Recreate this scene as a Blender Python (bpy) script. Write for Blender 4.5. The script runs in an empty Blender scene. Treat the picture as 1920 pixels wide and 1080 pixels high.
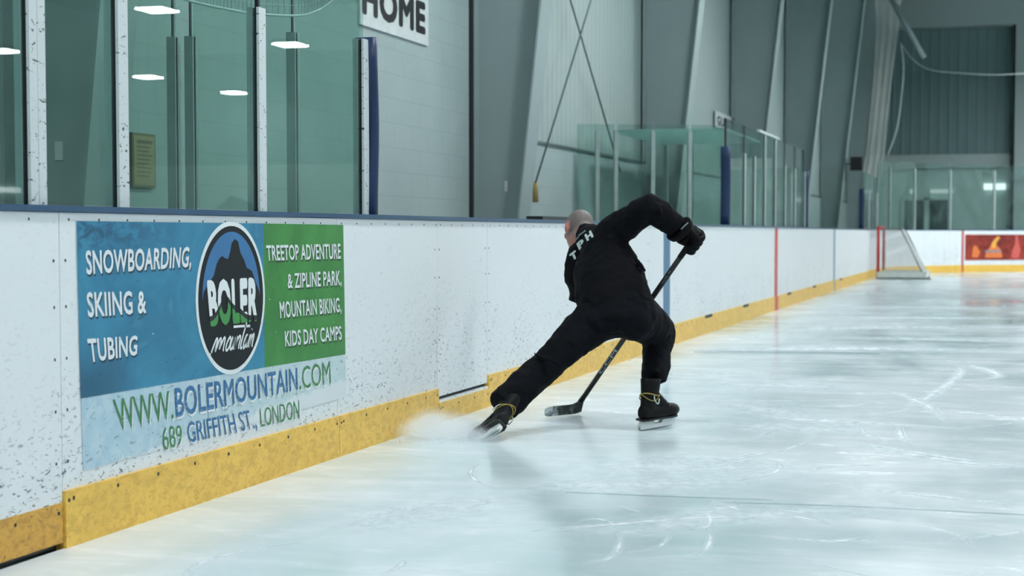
import bpy, bmesh, math, random
from mathutils import Vector, Matrix
from mathutils.bvhtree import BVHTree

random.seed(11)
sc = bpy.context.scene
COL = sc.collection
V = Vector
PI = math.pi

# ------------------------------------------------------------------ camera, view, light
cam_data = bpy.data.cameras.new('camera')
cam = bpy.data.objects.new('camera', cam_data)
COL.objects.link(cam)
cam.location = (3.125, 0.0, 1.095)
cam.rotation_euler = (math.radians(90 - 2.77917), 0.0, math.radians(16.68069))
cam_data.sensor_width = 36.0
cam_data.lens = 3090.0 / 1920.0 * 36.0
cam_data.shift_y = 47.0 / 1920.0
cam_data.clip_end = 300
cam_data.dof.use_dof = True
cam_data.dof.focus_distance = 7.6
cam_data.dof.aperture_fstop = 3.6
sc.camera = cam

sc.view_settings.view_transform = 'Standard'
sc.view_settings.look = 'None'
sc.view_settings.gamma = 1.0
sc.view_settings.use_curve_mapping = False
sc.view_settings.exposure = 0.0
sc.cycles.volume_bounces = 6
sc.cycles.transparent_max_bounces = 24

world = bpy.data.worlds.new('hall_air')
sc.world = world
world.use_nodes = True
world.node_tree.nodes['Background'].inputs[0].default_value = (0.55, 0.75, 0.8, 1)
world.node_tree.nodes['Background'].inputs[1].default_value = 0.05
LAMP_STRENGTH = 95.0
LAMP_COLOR = (0.93, 0.985, 1.0)

# ------------------------------------------------------------------ helpers
def S(r, g, b):
    def f(c):
        c /= 255.0
        return c / 12.92 if c <= 0.04045 else ((c + 0.055) / 1.055) ** 2.4
    return (f(r), f(g), f(b), 1.0)

class NT:
    """small node-tree writer"""
    def __init__(self, name):
        self.m = bpy.data.materials.new(name)
        self.m.use_nodes = True
        self.t = self.m.node_tree
        self.t.nodes.clear()
        self.out = self.t.nodes.new('ShaderNodeOutputMaterial')
    def n(self, kind, **kw):
        nd = self.t.nodes.new('ShaderNode' + kind)
        for k, v in kw.items():
            setattr(nd, k, v)
        return nd
    def put(self, sock, v):
        if hasattr(v, 'is_linked') or isinstance(v, bpy.types.NodeSocket):
            self.t.links.new(v, sock)
        else:
            sock.default_value = v
    def math(self, op, a, b=0.0, c=0.0, clamp=False):
        nd = self.n('Math', operation=op, use_clamp=clamp)
        self.put(nd.inputs[0], a); self.put(nd.inputs[1], b)
        if op in ('MULTIPLY_ADD', 'COMPARE'):
            self.put(nd.inputs[2], c)
        return nd.outputs[0]
    def pos(self):
        return self.n('NewGeometry').outputs['Position']
    def sep(self, v):
        nd = self.n('SeparateXYZ'); self.put(nd.inputs[0], v); return nd.outputs
    def map(self, v, loc=(0, 0, 0), rot=(0, 0, 0), scale=(1, 1, 1)):
        nd = self.n('Mapping'); self.put(nd.inputs[0], v)
        nd.inputs['Location'].default_value = loc; nd.inputs['Rotation'].default_value = rot; nd.inputs['Scale'].default_value = scale
        return nd.outputs[0]
    def noise(self, v, scale, detail=3.0, rough=0.55, dist=0.0):
        nd = self.n('TexNoise'); self.put(nd.inputs['Vector'], v)
        nd.inputs['Scale'].default_value = scale; nd.inputs['Detail'].default_value = detail
        nd.inputs['Roughness'].default_value = rough; nd.inputs['Distortion'].default_value = dist
        return nd.outputs['Fac']
    def ramp(self, v, lo, hi, a=0.0, b=1.0):
        nd = self.n('MapRange', interpolation_type='SMOOTHSTEP'); self.put(nd.inputs[0], v)
        nd.inputs[1].default_value = lo; nd.inputs[2].default_value = hi
        nd.inputs[3].default_value = a; nd.inputs[4].default_value = b
        return nd.outputs[0]
    def mix(self, f, a, b):
        nd = self.n('Mix', data_type='RGBA'); self.put(nd.inputs[0], f); self.put(nd.inputs[6], a); self.put(nd.inputs[7], b)
        return nd.outputs[2]
    def bump(self, h, strength=0.3, dist=0.01):
        nd = self.n('Bump'); self.put(nd.inputs['Height'], h)
        nd.inputs['Strength'].default_value = strength; nd.inputs['Distance'].default_value = dist
        return nd.outputs[0]
    def principled(self, base, rough=0.5, metal=0.0, spec=0.5, normal=None, **kw):
        p = self.n('BsdfPrincipled')
        self.put(p.inputs['Base Color'], base); self.put(p.inputs['Roughness'], rough)
        self.put(p.inputs['Metallic'], metal); self.put(p.inputs['Specular IOR Level'], spec)
        if normal is not None:
            self.put(p.inputs['Normal'], normal)
        for k, v in kw.items():
            self.put(p.inputs[k], v)
        return p.outputs[0]
    def done(self, sh):
        self.t.links.new(sh, self.out.inputs['Surface'])
        return self.m

def plain(name, c, rough=0.5, metal=0.0, var=0.12, scale=8.0, spec=0.5, bump=0.0):
    t = NT(name)
    c2 = tuple(v * (1 - var) for v in c[:3]) + (1,)
    n = t.noise(t.pos(), scale, 4)
    base = t.mix(t.ramp(n, 0.3, 0.7), c, c2)
    nor = t.bump(t.noise(t.pos(), scale * 6, 3), bump, 0.004) if bump else None
    return t.done(t.principled(base, rough, metal, spec, nor))

def board_plastic(name, c, dark, zlo=0.15, zhi=0.95, amount=0.65, rough=0.38):
    t = NT(name)
    p = t.pos()
    z = t.sep(p)[2]
    low = t.ramp(z, zlo, zhi, 1.0, 0.12)
    patch = t.ramp(t.noise(p, 2.2, 3), 0.36, 0.66)
    wear = t.math('MULTIPLY', low, t.math('MULTIPLY_ADD', patch, 0.75, 0.25))
    fl = t.ramp(t.noise(t.map(p, rot=(0.5, 0, 0), scale=(40, 26, 62)), 1.0, 3, 0.6, 0.6), 0.57, 0.67)
    st = t.ramp(t.noise(t.map(p, loc=(3, 1, 2), rot=(-0.8, 0, 0), scale=(30, 14, 75)), 1.0, 2, 0.5, 1.2), 0.66, 0.72)
    big = t.ramp(t.noise(t.map(p, loc=(9, 4, 2), rot=(0.3, 0, 0), scale=(10, 9, 22)), 1.0, 2, 0.5, 0.8), 0.72, 0.76)
    marks = t.math('MAXIMUM', t.math('MAXIMUM', fl, st), big)
    f = t.math('MULTIPLY', t.math('MULTIPLY', marks, wear), amount, clamp=True)
    haze = t.math('MULTIPLY', t.ramp(t.noise(p, 9, 4), 0.4, 0.75), t.math('MULTIPLY', wear, 0.3))
    base = t.mix(haze, c, tuple(v * 0.8 for v in c[:3]) + (1,))
    base = t.mix(f, base, dark)
    return t.done(t.principled(base, rough, 0, 0.4))

def add_kind(o, kind):
    o['kind'] = kind
    return o

ORIGIN = {}
def thing(name, label, cat, loc=(0, 0, 0), group=None):
    o = bpy.data.objects.new(name, None)
    o.empty_display_size = 0.1
    COL.objects.link(o)
    o.location = loc
    ORIGIN[o.name] = V(loc)
    o['label'] = label; o['category'] = cat
    if group: o['group'] = group
    return o

def tag(o, label, cat, group=None):
    o['label'] = label; o['category'] = cat
    if group: o['group'] = group
    return o

class MB:
    """collects faces in world coordinates, links them as one mesh object"""
    def __init__(self):
        self.v = []; self.f = []; self.m = []; self.s = []; self.fade = None
    def add(self, verts, faces, m=0, smooth=False):
        b = len(self.v)
        self.v += [V(p) for p in verts]
        for fc in faces:
            self.f.append([i + b for i in fc]); self.m.append(m); self.s.append(smooth)
        return self
    def box(self, x0, x1, y0, y1, z0, z1, m=0):
        return self.add([(x, y, z) for x in (x0, x1) for y in (y0, y1) for z in (z0, z1)],
                        [(0, 1, 3, 2), (4, 6, 7, 5), (0, 4, 5, 1), (2, 3, 7, 6), (0, 2, 6, 4), (1, 5, 7, 3)], m)
    def obox(self, c, ax, ay, az, m=0):
        c = V(c); ax = V(ax); ay = V(ay); az = V(az)
        return self.add([c + i * ax + j * ay + k * az for i in (-1, 1) for j in (-1, 1) for k in (-1, 1)],
                        [(0, 1, 3, 2), (4, 6, 7, 5), (0, 4, 5, 1), (2, 3, 7, 6), (0, 2, 6, 4), (1, 5, 7, 3)], m)
    def loft(self, path, rad, side=(0, 0, 1), n=16, m=0, cap=True, smooth=True, power=1.0):
        path = [V(p) for p in path]
        if not isinstance(rad, (list, tuple)) or (len(rad) == 2 and not isinstance(rad[0], (list, tuple)) and len(path) != 2):
            rad = [rad] * len(path)
        b = len(self.v)
        side = side if isinstance(side, list) else [side] * len(path)
        vs = []; fs = []
        for i, p in enumerate(path):
            t = (path[min(i + 1, len(path) - 1)] - path[max(i - 1, 0)]).normalized()
            u = V(side[i]); u = u - t * u.dot(t)
            if u.length < 1e-5:
                u = t.orthogonal()
            u.normalize(); w = t.cross(u)
            a, c = rad[i] if isinstance(rad[i], (list, tuple)) else (rad[i], rad[i])
            for k in range(n):
                an = 2 * PI * k / n
                cx, sx = math.cos(an), math.sin(an)
                if power != 1.0:
                    cx = math.copysign(abs(cx) ** power, cx); sx = math.copysign(abs(sx) ** power, sx)
                vs.append(p + u * a * cx + w * c * sx)
        for i in range(len(path) - 1):
            for k in range(n):
                fs.append((i * n + k, i * n + (k + 1) % n, (i + 1) * n + (k + 1) % n, (i + 1) * n + k))
        if cap:
            fs.append(tuple(reversed(range(n))))
            fs.append(tuple(range((len(path) - 1) * n, len(path) * n)))
        return self.add(vs, fs, m, smooth)
    def ball(self, c, ax, ay, az, nu=18, nv=12, m=0):
        c = V(c); ax = V(ax); ay = V(ay); az = V(az)
        vs = [c - az]; fs = []
        for i in range(1, nv):
            th = -PI / 2 + PI * i / nv
            for k in range(nu):
                ph = 2 * PI * k / nu
                vs.append(c + ax * math.cos(th) * math.cos(ph) + ay * math.cos(th) * math.sin(ph) + az * math.sin(th))
        vs.append(c + az)
        for k in range(nu):
            fs.append((0, 1 + (k + 1) % nu, 1 + k))
        for i in range(nv - 2):
            for k in range(nu):
                a = 1 + i * nu
                fs.append((a + k, a + (k + 1) % nu, a + nu + (k + 1) % nu, a + nu + k))
        a = 1 + (nv - 2) * nu
        for k in range(nu):
            fs.append((a + k, a + (k + 1) % nu, len(vs) - 1))
        return self.add(vs, fs, m, True)
    def plate(self, poly, fn, d0, d1, m=0):
        """2-D outline poly, fn(u, v, d) -> point, between depths d0 (back) and d1 (front)"""
        n = len(poly)
        vs = [fn(u, v, d0) for u, v in poly] + [fn(u, v, d1) for u, v in poly]
        fs = [tuple(reversed(range(n))), tuple(range(n, 2 * n))] + [(i, (i + 1) % n, n + (i + 1) % n, n + i) for i in range(n)]
        return self.add(vs, fs, m)
    def ribbon(self, pts, w, up=(0, 0, 1), m=0):
        pts = [V(p) for p in pts]; up = V(up)
        vs = []
        for i, p in enumerate(pts):
            t = (pts[min(i + 1, len(pts) - 1)] - pts[max(i - 1, 0)]).normalized()
            s = t.cross(up).normalized()
            ww = w[i] if isinstance(w, (list, tuple)) else w
            vs += [p + s * ww / 2, p - s * ww / 2]
        return self.add(vs, [(2 * i, 2 * i + 2, 2 * i + 3, 2 * i + 1) for i in range(len(pts) - 1)], m)
    def xf(self, M):
        self.v = [M @ p for p in self.v]; return self
    def mesh(self, name, mats, org=V((0, 0, 0))):
        me = bpy.data.meshes.new(name)
        me.from_pydata([p - org for p in self.v], [], self.f)
        for mt in (mats if isinstance(mats, (list, tuple)) else [mats]):
            me.materials.append(mt)
        me.polygons.foreach_set('material_index', self.m)
        me.polygons.foreach_set('use_smooth', self.s)
        if self.fade:
            at = me.attributes.new('fade', 'FLOAT', 'POINT')
            for i in range(len(self.v)): at.data[i].value = self.fade.get(i, 1.0)
        me.update()
        return me
    def build(self, name, mats, parent=None, loc=None):
        org = ORIGIN[parent.name] if parent else V(loc or (0, 0, 0))
        o = bpy.data.objects.new(name, self.mesh(name, mats, org))
        COL.objects.link(o)
        if parent:
            o.parent = parent
        else:
            o.location = org
        ORIGIN[o.name] = org
        return o

def bake(mb, name, mats, parent=None, voxel=0.012, smooth=6, disp=None, loc=None):
    """union of the closed shells of mb as one continuous smooth skin"""
    org = ORIGIN[parent.name] if parent else V(loc or (0, 0, 0))
    tmp = bpy.data.objects.new('tmp', mb.mesh('tmp', mats, org)); COL.objects.link(tmp)
    md = tmp.modifiers.new('r', 'REMESH'); md.mode = 'VOXEL'; md.voxel_size = voxel; md.use_smooth_shade = True
    if smooth:
        md = tmp.modifiers.new('s', 'SMOOTH'); md.factor = 0.5; md.iterations = smooth
    for (size, strength) in (disp or []):
        tx = bpy.data.textures.new('folds', 'CLOUDS'); tx.noise_scale = size; tx.noise_depth = 1
        md = tmp.modifiers.new('d', 'DISPLACE'); md.texture = tx; md.strength = strength; md.mid_level = 0.5; md.texture_coords = 'LOCAL'
    dg = bpy.context.evaluated_depsgraph_get(); dg.update()
    me = bpy.data.meshes.new_from_object(tmp.evaluated_get(dg))
    me.name = name
    bpy.data.objects.remove(tmp)
    me.materials.clear()
    for mt in (mats if isinstance(mats, (list, tuple)) else [mats]):
        me.materials.append(mt)
    me.polygons.foreach_set('use_smooth', [True] * len(me.polygons))
    o = bpy.data.objects.new(name, me); COL.objects.link(o)
    if parent: o.parent = parent
    else: o.location = org
    ORIGIN[o.name] = org
    return o

_txt = {}
def text_geo(s, weight=0.0):
    """flat outline of a word: points (cap height 1, left edge 0), faces and width"""
    key = (s, weight)
    if key in _txt: return _txt[key]
    space = 1.0 + max(weight, 0) * 1.8
    def raw(body):
        cu = bpy.data.curves.new('t', 'FONT'); cu.body = body; cu.offset = min(weight, 0.0); cu.space_character = space; cu.resolution_u = 3
        ob = bpy.data.objects.new('t', cu); COL.objects.link(ob)
        dg = bpy.context.evaluated_depsgraph_get(); dg.update()
        me = bpy.data.meshes.new_from_object(ob.evaluated_get(dg))
        r = [v.co.copy() for v in me.vertices], [list(p.vertices) for p in me.polygons]
        bpy.data.objects.remove(ob); bpy.data.meshes.remove(me)
        return r
    hv, _ = raw('H'); h0 = min(v.y for v in hv); h1 = max(v.y for v in hv)
    vs, fs = raw(s)
    x0 = min(v.x for v in vs); x1 = max(v.x for v in vs)
    if weight > 0:
        # bolder strokes: copies of the outline shifted round a small ring
        ring = [(weight * math.cos(a), weight * math.sin(a)) for a in [2 * PI * k / 8 for k in range(8)]] + [(0, 0)]
        base_v, base_f = vs, fs; vs = []; fs = []
        for k_, (dx, dy) in enumerate(ring):
            b = len(vs); vs += [V((v.x + dx, v.y + dy, k_ * 0.00006)) for v in base_v]; fs += [[i + b for i in f] for f in base_f]
        x0 -= weight; x1 += weight; h0 -= weight; h1 += weight
    out = [((v.x - x0) / (x1 - x0), (v.y - h0) / (h1 - h0), v.z) for v in vs], fs
    _txt[key] = out
    return out

def quad_text(mb, s, tl, bl, tr, br, fn, d, weight=0.0, m=0, off=(0, 0)):
    vs, fs = text_geo(s, weight)
    pts = []
    for u, v, dd in vs:
        y = (tl[0] * v + bl[0] * (1 - v)) * (1 - u) + (tr[0] * v + br[0] * (1 - v)) * u + off[0]
        z = (tl[1] * v + bl[1] * (1 - v)) * (1 - u) + (tr[1] * v + br[1] * (1 - v)) * u + off[1]
        pts.append(fn(y, z, d + dd))
    return mb.add(pts, fs, m)

def smooth_path(pts, n=6):
    pts = [V(p) for p in pts]
    out = []
    for i in range(len(pts) - 1):
        p0 = pts[max(i - 1, 0)]; p1 = pts[i]; p2 = pts[i + 1]; p3 = pts[min(i + 2, len(pts) - 1)]
        for k in range(n):
            t = k / n
            out.append(0.5 * ((2 * p1) + (p2 - p0) * t + (2 * p0 - 5 * p1 + 4 * p2 - p3) * t * t + (3 * p1 - p0 - 3 * p2 + p3) * t ** 3))
    out.append(pts[-1])
    return out

def struct(mb, name, mats):
    return add_kind(mb.build(name, mats), 'structure')

# ------------------------------------------------------------------ materials
M = {}
M['board'] = board_plastic('white_board_plastic', S(226, 231, 234), S(60, 78, 82), amount=0.95)
def kick_plastic(name, c, c2, dark, amt):
    t = NT(name); p = t.pos()
    n = t.noise(t.map(p, scale=(30, 18, 34)), 1.0, 5, 0.65, 0.4)
    big = t.noise(p, 3.0, 3)
    base = t.mix(t.ramp(n, 0.40, 0.66), c, c2)
    base = t.mix(t.math('MULTIPLY', t.ramp(big, 0.4, 0.7), 0.35), base, c2)
    fl = t.ramp(t.noise(t.map(p, loc=(2, 5, 1), rot=(0.4, 0, 0), scale=(70, 46, 80)), 1.0, 3, 0.6, 0.6), 0.60, 0.70)
    base = t.mix(t.math('MULTIPLY', fl, amt), base, dark)
    return t.done(t.principled(base, 0.42, 0, 0.35))
M['kick'] = kick_plastic('yellow_kick_plastic', S(240, 196, 92), S(216, 172, 76), S(150, 112, 56), 0.45)
M['kick_old'] = kick_plastic('worn_yellow_kick_plastic', S(214, 164, 72), S(186, 140, 62), S(100, 76, 42), 0.65)
M['cap'] = plain('blue_cap_plastic', S(38, 78, 112), 0.35)
M['blue_stripe'] = plain('blue_line_plastic', S(52, 108, 150), 0.4)
M['teal_stripe'] = plain('teal_line_plastic', S(92, 146, 166), 0.4)
M['red_stripe'] = plain('red_line_plastic', S(196, 44, 48), 0.4)
M['pink_stripe'] = plain('pale_red_line_plastic', S(206, 120, 124), 0.4)
M['dark'] = plain('dark_gap', S(26, 34, 38), 0.7)
M['screw'] = plain('dark_screw', S(48, 50, 48), 0.5, 0.3)
t = NT('scuffed_post_paint'); p = t.pos()
a_ = t.ramp(t.noise(t.map(p, rot=(0.5, 0, 0), scale=(30, 34, 44)), 1.0, 2, 0.5, 0.9), 0.65, 0.70)
b_ = t.ramp(t.noise(t.map(p, loc=(4, 2, 7), rot=(-0.9, 0, 0), scale=(30, 24, 70)), 1.0, 2, 0.5, 0.9), 0.66, 0.70)
M['post_white'] = t.done(t.principled(t.mix(t.math('MULTIPLY', t.math('MAXIMUM', a_, b_), 0.9), S(200, 208, 210), S(40, 50, 56)), 0.45, 0, 0.3))
M['post_side'] = plain('post_aluminium', S(186, 200, 200), 0.5, 0.0)
M['post_far'] = plain('dull_post_aluminium', S(150, 170, 168), 0.5, 0.2)
M['gasket'] = plain('black_gasket', S(10, 14, 22), 0.6)
M['pad_blue'] = plain('blue_vinyl_padding', S(24, 48, 84), 0.4, bump=0.1)
M['steel_paint'] = plain('grey_steel_paint', S(146, 163, 163), 0.55, var=0.06, scale=2)
M['concrete'] = plain('concrete', S(120, 126, 126), 0.8)
M['black_metal'] = plain('black_metal', S(18, 20, 22), 0.5)
M['rope'] = plain('white_rope', S(196, 206, 206), 0.8)
M['cable'] = plain('steel_cable', S(96, 112, 114), 0.45, 0.4)

def glass(name, tint, haze=0.0, ior=1.45):
    t = NT(name)
    tr = t.n('BsdfTransparent'); tr.inputs[0].default_value = tint
    gl = t.n('BsdfGlossy'); gl.inputs['Roughness'].default_value = 0.0
    ge = t.n('NewGeometry'); dp = t.n('VectorMath', operation='DOT_PRODUCT')
    t.t.links.new(ge.outputs['Normal'], dp.inputs[0]); t.t.links.new(ge.outputs['Incoming'], dp.inputs[1])
    c1 = t.math('SUBTRACT', 1.0, t.math('ABSOLUTE', dp.outputs['Value']))
    fr = t.math('MULTIPLY_ADD', t.math('POWER', c1, 5.0), 0.96, 0.04)
    mx = t.n('MixShader'); t.put(mx.inputs[0], fr)
    t.t.links.new(tr.outputs[0], mx.inputs[1]); t.t.links.new(gl.outputs[0], mx.inputs[2])
    sh = mx.outputs[0]
    if haze:
        df = t.n('BsdfDiffuse'); df.inputs[0].default_value = S(170, 200, 200)
        m2 = t.n('MixShader')
        t.put(m2.inputs[0], t.math('MULTIPLY', t.ramp(t.noise(t.pos(), 3.0, 5), 0.3, 0.8), haze))
        t.t.links.new(sh, m2.inputs[1]); t.t.links.new(df.outputs[0], m2.inputs[2]); sh = m2.outputs[0]
    return t.done(sh)
M['glass'] = glass('green_shield_glass', (0.79, 0.915, 0.88, 1), 0.04)
M['glass_clear'] = glass('clear_shield_glass', (0.90, 0.95, 0.93, 1), 0.02)
M['glass_far'] = glass('far_shield_glass', (0.84, 0.925, 0.90, 1), 0.08)

def emitter(name, c, s):
    t = NT(name)
    e = t.n('Emission'); e.inputs[0].default_value = tuple(c) + (1,); e.inputs[1].default_value = s
    return t.done(e.outputs[0])
M['lamp'] = emitter('lamp_diffuser', LAMP_COLOR, LAMP_STRENGTH)
M['tube_lamp'] = emitter('strip_lamp_diffuser', (0.9, 0.98, 1.0), 5.0)
M['dim_reflection'] = emitter('dim_reflection_glow', (0.85, 0.97, 0.97), 0.55)  # faint glow in place of reflections in the glass
M['wall_reflection'] = emitter('wall_reflection_glow', (0.9, 0.98, 1.0), 1.5)  # glow in place of a bright reflection in the end glass

# ------------------------------------------------------------------ setting: ice, floor slabs, walls, ceiling
def ice_material():
    t = NT('rink_ice')
    p = t.pos()
    cl = t.noise(t.map(p, scale=(0.55, 0.28, 1)), 1.0, 4, 0.6, 0.4)
    st = t.noise(t.map(p, rot=(0, 0, 0.12), scale=(0.5, 1.5, 1)), 1.0, 5, 0.62, 1.2)
    fine = t.noise(t.map(p, rot=(0, 0, -0.2), scale=(4, 9, 1)), 1.0, 5, 0.65, 0.8)
    fl = t.ramp(t.noise(p, 42, 3, 0.6), 0.66, 0.74)
    f = t.math('ADD', t.math('MULTIPLY', t.ramp(cl, 0.30, 0.62), 0.66), t.math('MULTIPLY', t.ramp(st, 0.40, 0.72), 0.34))
    f = t.math('ADD', f, t.math('MULTIPLY', t.ramp(fine, 0.5, 0.75), 0.28))
    f = t.math('ADD', f, t.math('MULTIPLY', fl, t.math('MULTIPLY', t.ramp(cl, 0.42, 0.6), 0.35)), clamp=True)
    base = t.mix(f, S(182, 203, 207), S(226, 233, 237))
    rough = t.math('MULTIPLY_ADD', f, 0.20, 0.08)
    return t.done(t.principled(base, rough, 0, 0.17, t.bump(fine, 0.03, 0.004)))
def scrape_material():
    t = NT('scraped_ice')
    p = t.pos()
    n = t.ramp(t.noise(t.map(p, scale=(10, 10, 1)), 1.0, 4, 0.6, 0.6), 0.30, 0.62, 0.45, 1.0)
    at = t.n('Attribute'); at.attribute_name = 'fade'
    n = t.math('MULTIPLY', n, t.math('MULTIPLY', at.outputs['Fac'], 0.95))
    tr = t.n('BsdfTransparent')
    b = t.principled(S(226, 234, 238), 0.7, 0, 0.2)
    mx = t.n('MixShader'); t.put(mx.inputs[0], n); t.t.links.new(tr.outputs[0], mx.inputs[1]); t.t.links.new(b, mx.inputs[2])
    return t.done(mx.outputs[0])
M['ice'] = ice_material(); M['scrape'] = scrape_material()
M['ice_line'] = None
t = NT('under_ice_line'); tr = t.n('BsdfTransparent'); b = t.principled(S(120, 158, 166), 0.3)
mx = t.n('MixShader'); mx.inputs[0].default_value = 0.35; t.t.links.new(tr.outputs[0], mx.inputs[1]); t.t.links.new(b, mx.inputs[2])
M['ice_line'] = t.done(mx.outputs[0])

ice = MB(); ice.fade = {}
ice.add([(0.0, -8, 0), (26, -8, 0), (26, 50.2, 0), (0.0, 50.2, 0)], [(0, 1, 2, 3)], 0)
def mark(pts, w, m=1, n=8, h=0.0006, k=1.0):
    q = smooth_path(pts, n)
    ws = [w * (0.35 + 0.65 * math.sin(PI * (i + 0.6) / (len(q) + 0.2)) ** 0.5) for i in range(len(q))]
    b = len(ice.v); n_ = len(q); vs = []
    for i, p in enumerate(q):
        t_ = (q[min(i + 1, n_ - 1)] - q[max(i - 1, 0)]).normalized(); sd = V((t_.y, -t_.x, 0)) * ws[i]
        vs += [V((p.x, p.y, h)) + sd * 0.9, V((p.x, p.y, h + 0.0002)), V((p.x, p.y, h)) - sd * 0.9]
        e = k * min(1.0, 3.0 * min(i, n_ - 1 - i) / n_)
        ice.fade[b + 3 * i] = 0.0; ice.fade[b + 3 * i + 1] = e; ice.fade[b + 3 * i + 2] = 0.0
    ice.add(vs, [(3 * i + k, 3 * i + 3 + k, 3 * i + 4 + k, 3 * i + 1 + k) for i in range(n_ - 1) for k in (0, 1)], m)
# skate marks and scrapes where the photo shows them
mark([(0.2056, 15.2364, 0.0000), (0.8906, 15.5159, 0.0000), (1.5504, 15.8639, 0.0000), (2.3358, 15.9489, 0.0000), (3.6210, 15.8287, 0.0000)], 0.55)
mark([(0.3759, 14.9975, 0.0000), (1.3259, 15.2113, 0.0000), (2.0390, 15.2851, 0.0000)], 0.16, 2)
mark([(1.5244, 10.0021, 0.0000), (1.9050, 9.8116, 0.0000), (2.2889, 9.6954, 0.0000), (2.6558, 9.5843, 0.0000), (3.0352, 9.4866, 0.0000)], 0.11)
mark([(1.6405, 9.8824, 0.0000), (2.0422, 9.7070, 0.0000), (2.4157, 9.6217, 0.0000)], 0.16)
mark([(1.7751, 7.5866, 0.0000), (1.9197, 8.0332, 0.0000), (2.0823, 8.3957, 0.0000), (2.1800, 9.1279, 0.0000)], 0.03)
mark([(1.7987, 7.6675, 0.0000), (1.9585, 8.1263, 0.0000), (2.0669, 8.3052, 0.0000)], 0.045)
mark([(2.2687, 8.8130, 0.0000), (2.6035, 8.5302, 0.0000), (2.8994, 8.2469, 0.0000), (3.2431, 8.0448, 0.0000)], 0.06)
mark([(2.3792, 8.6617, 0.0000), (2.6648, 8.3793, 0.0000), (2.9273, 8.1382, 0.0000), (3.3125, 7.9569, 0.0000)], 0.12)
mark([(2.3336, 9.5971, 0.0000), (2.3981, 9.1681, 0.0000), (2.5500, 8.7355, 0.0000)], 0.03)
mark([(2.5672, 9.5849, 0.0000), (2.5874, 9.1498, 0.0000), (2.6668, 8.7254, 0.0000)], 0.035)
mark([(2.4943, 14.5694, 0.0000), (2.9018, 13.9832, 0.0000), (3.0817, 13.0933, 0.0000), (2.7725, 12.6205, 0.0000)], 0.09)
mark([(2.2458, 11.8897, 0.0000), (2.5006, 11.2900, 0.0000), (2.6856, 10.6071, 0.0000), (2.8001, 9.8204, 0.0000)], 0.06)
mark([(2.5360, 10.6619, 0.0000), (2.6390, 11.2941, 0.0000), (2.7929, 13.3070, 0.0000), (2.7211, 14.3935, 0.0000)], 0.06)
mark([(1.7462, 5.2144, 0.0000), (1.8564, 5.3590, 0.0000), (1.8388, 5.6113, 0.0000), (1.7794, 5.8524, 0.0000)], 0.02)
mark([(2.0459, 6.1056, 0.0000), (2.1231, 5.8232, 0.0000), (2.1267, 5.5169, 0.0000), (1.9575, 5.3988, 0.0000)], 0.02)
mark([(1.8941, 5.4765, 0.0000), (1.9758, 5.6214, 0.0000), (1.9640, 5.9416, 0.0000)], 0.016)
mark([(1.5746, 5.9407, 0.0000), (1.6151, 6.1098, 0.0000), (1.7253, 5.9977, 0.0000), (1.7096, 5.8090, 0.0000)], 0.02)
mark([(1.9038, 6.1229, 0.0000), (2.0635, 6.0288, 0.0000), (2.0387, 6.2866, 0.0000), (1.9616, 6.3655, 0.0000)], 0.02)
mark([(1.9762, 6.7097, 0.0000), (2.1661, 6.4010, 0.0000)], 0.025)
mark([(1.4111, 5.7196, 0.0000), (1.6896, 5.9752, 0.0000), (2.0428, 6.2628, 0.0000), (2.3848, 6.3036, 0.0000)], 0.05)
mark([(2.2625, 7.3329, 0.0000), (2.6250, 7.1249, 0.0000), (2.9568, 7.0036, 0.0000), (3.2274, 6.8102, 0.0000)], 0.05)
mark([(1.3533, 6.6986, 0.0000), (1.7861, 6.7103, 0.0000), (2.2243, 6.7415, 0.0000)], 0.02, 2)
mark([(2.0236, 6.6254, 0.0000), (2.5527, 6.6746, 0.0000), (3.2256, 6.6675, 0.0000)], 0.022, 2)
mark([(1.1708, 10.6705, 0.0000), (1.5834, 10.7223, 0.0000), (2.1102, 10.9520, 0.0000)], 0.05)
mark([(0.3971, 12.5891, 0.0000), (0.8933, 12.6362, 0.0000), (1.4509, 13.4370, 0.0000)], 0.06)
mark([(0.7789, 18.8023, 0.0000), (1.7341, 19.5306, 0.0000), (3.3983, 20.2579, 0.0000)], 0.30)
mark([(0.7464, 21.2225, 0.0000), (1.9052, 21.8464, 0.0000), (3.4207, 22.0239, 0.0000)], 0.40)
mark([(0.6518, 24.8593, 0.0000), (2.1126, 24.9305, 0.0000), (3.5322, 24.9997, 0.0000)], 0.45)
mark([(1.3792, 17.5779, 0.0000), (2.4173, 17.5240, 0.0000), (3.4144, 17.4722, 0.0000)], 0.20)
mark([(2.4127, 5.9100, 0.0000), (2.5461, 5.8965, 0.0000), (2.6860, 6.0135, 0.0000)], 0.04)
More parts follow.
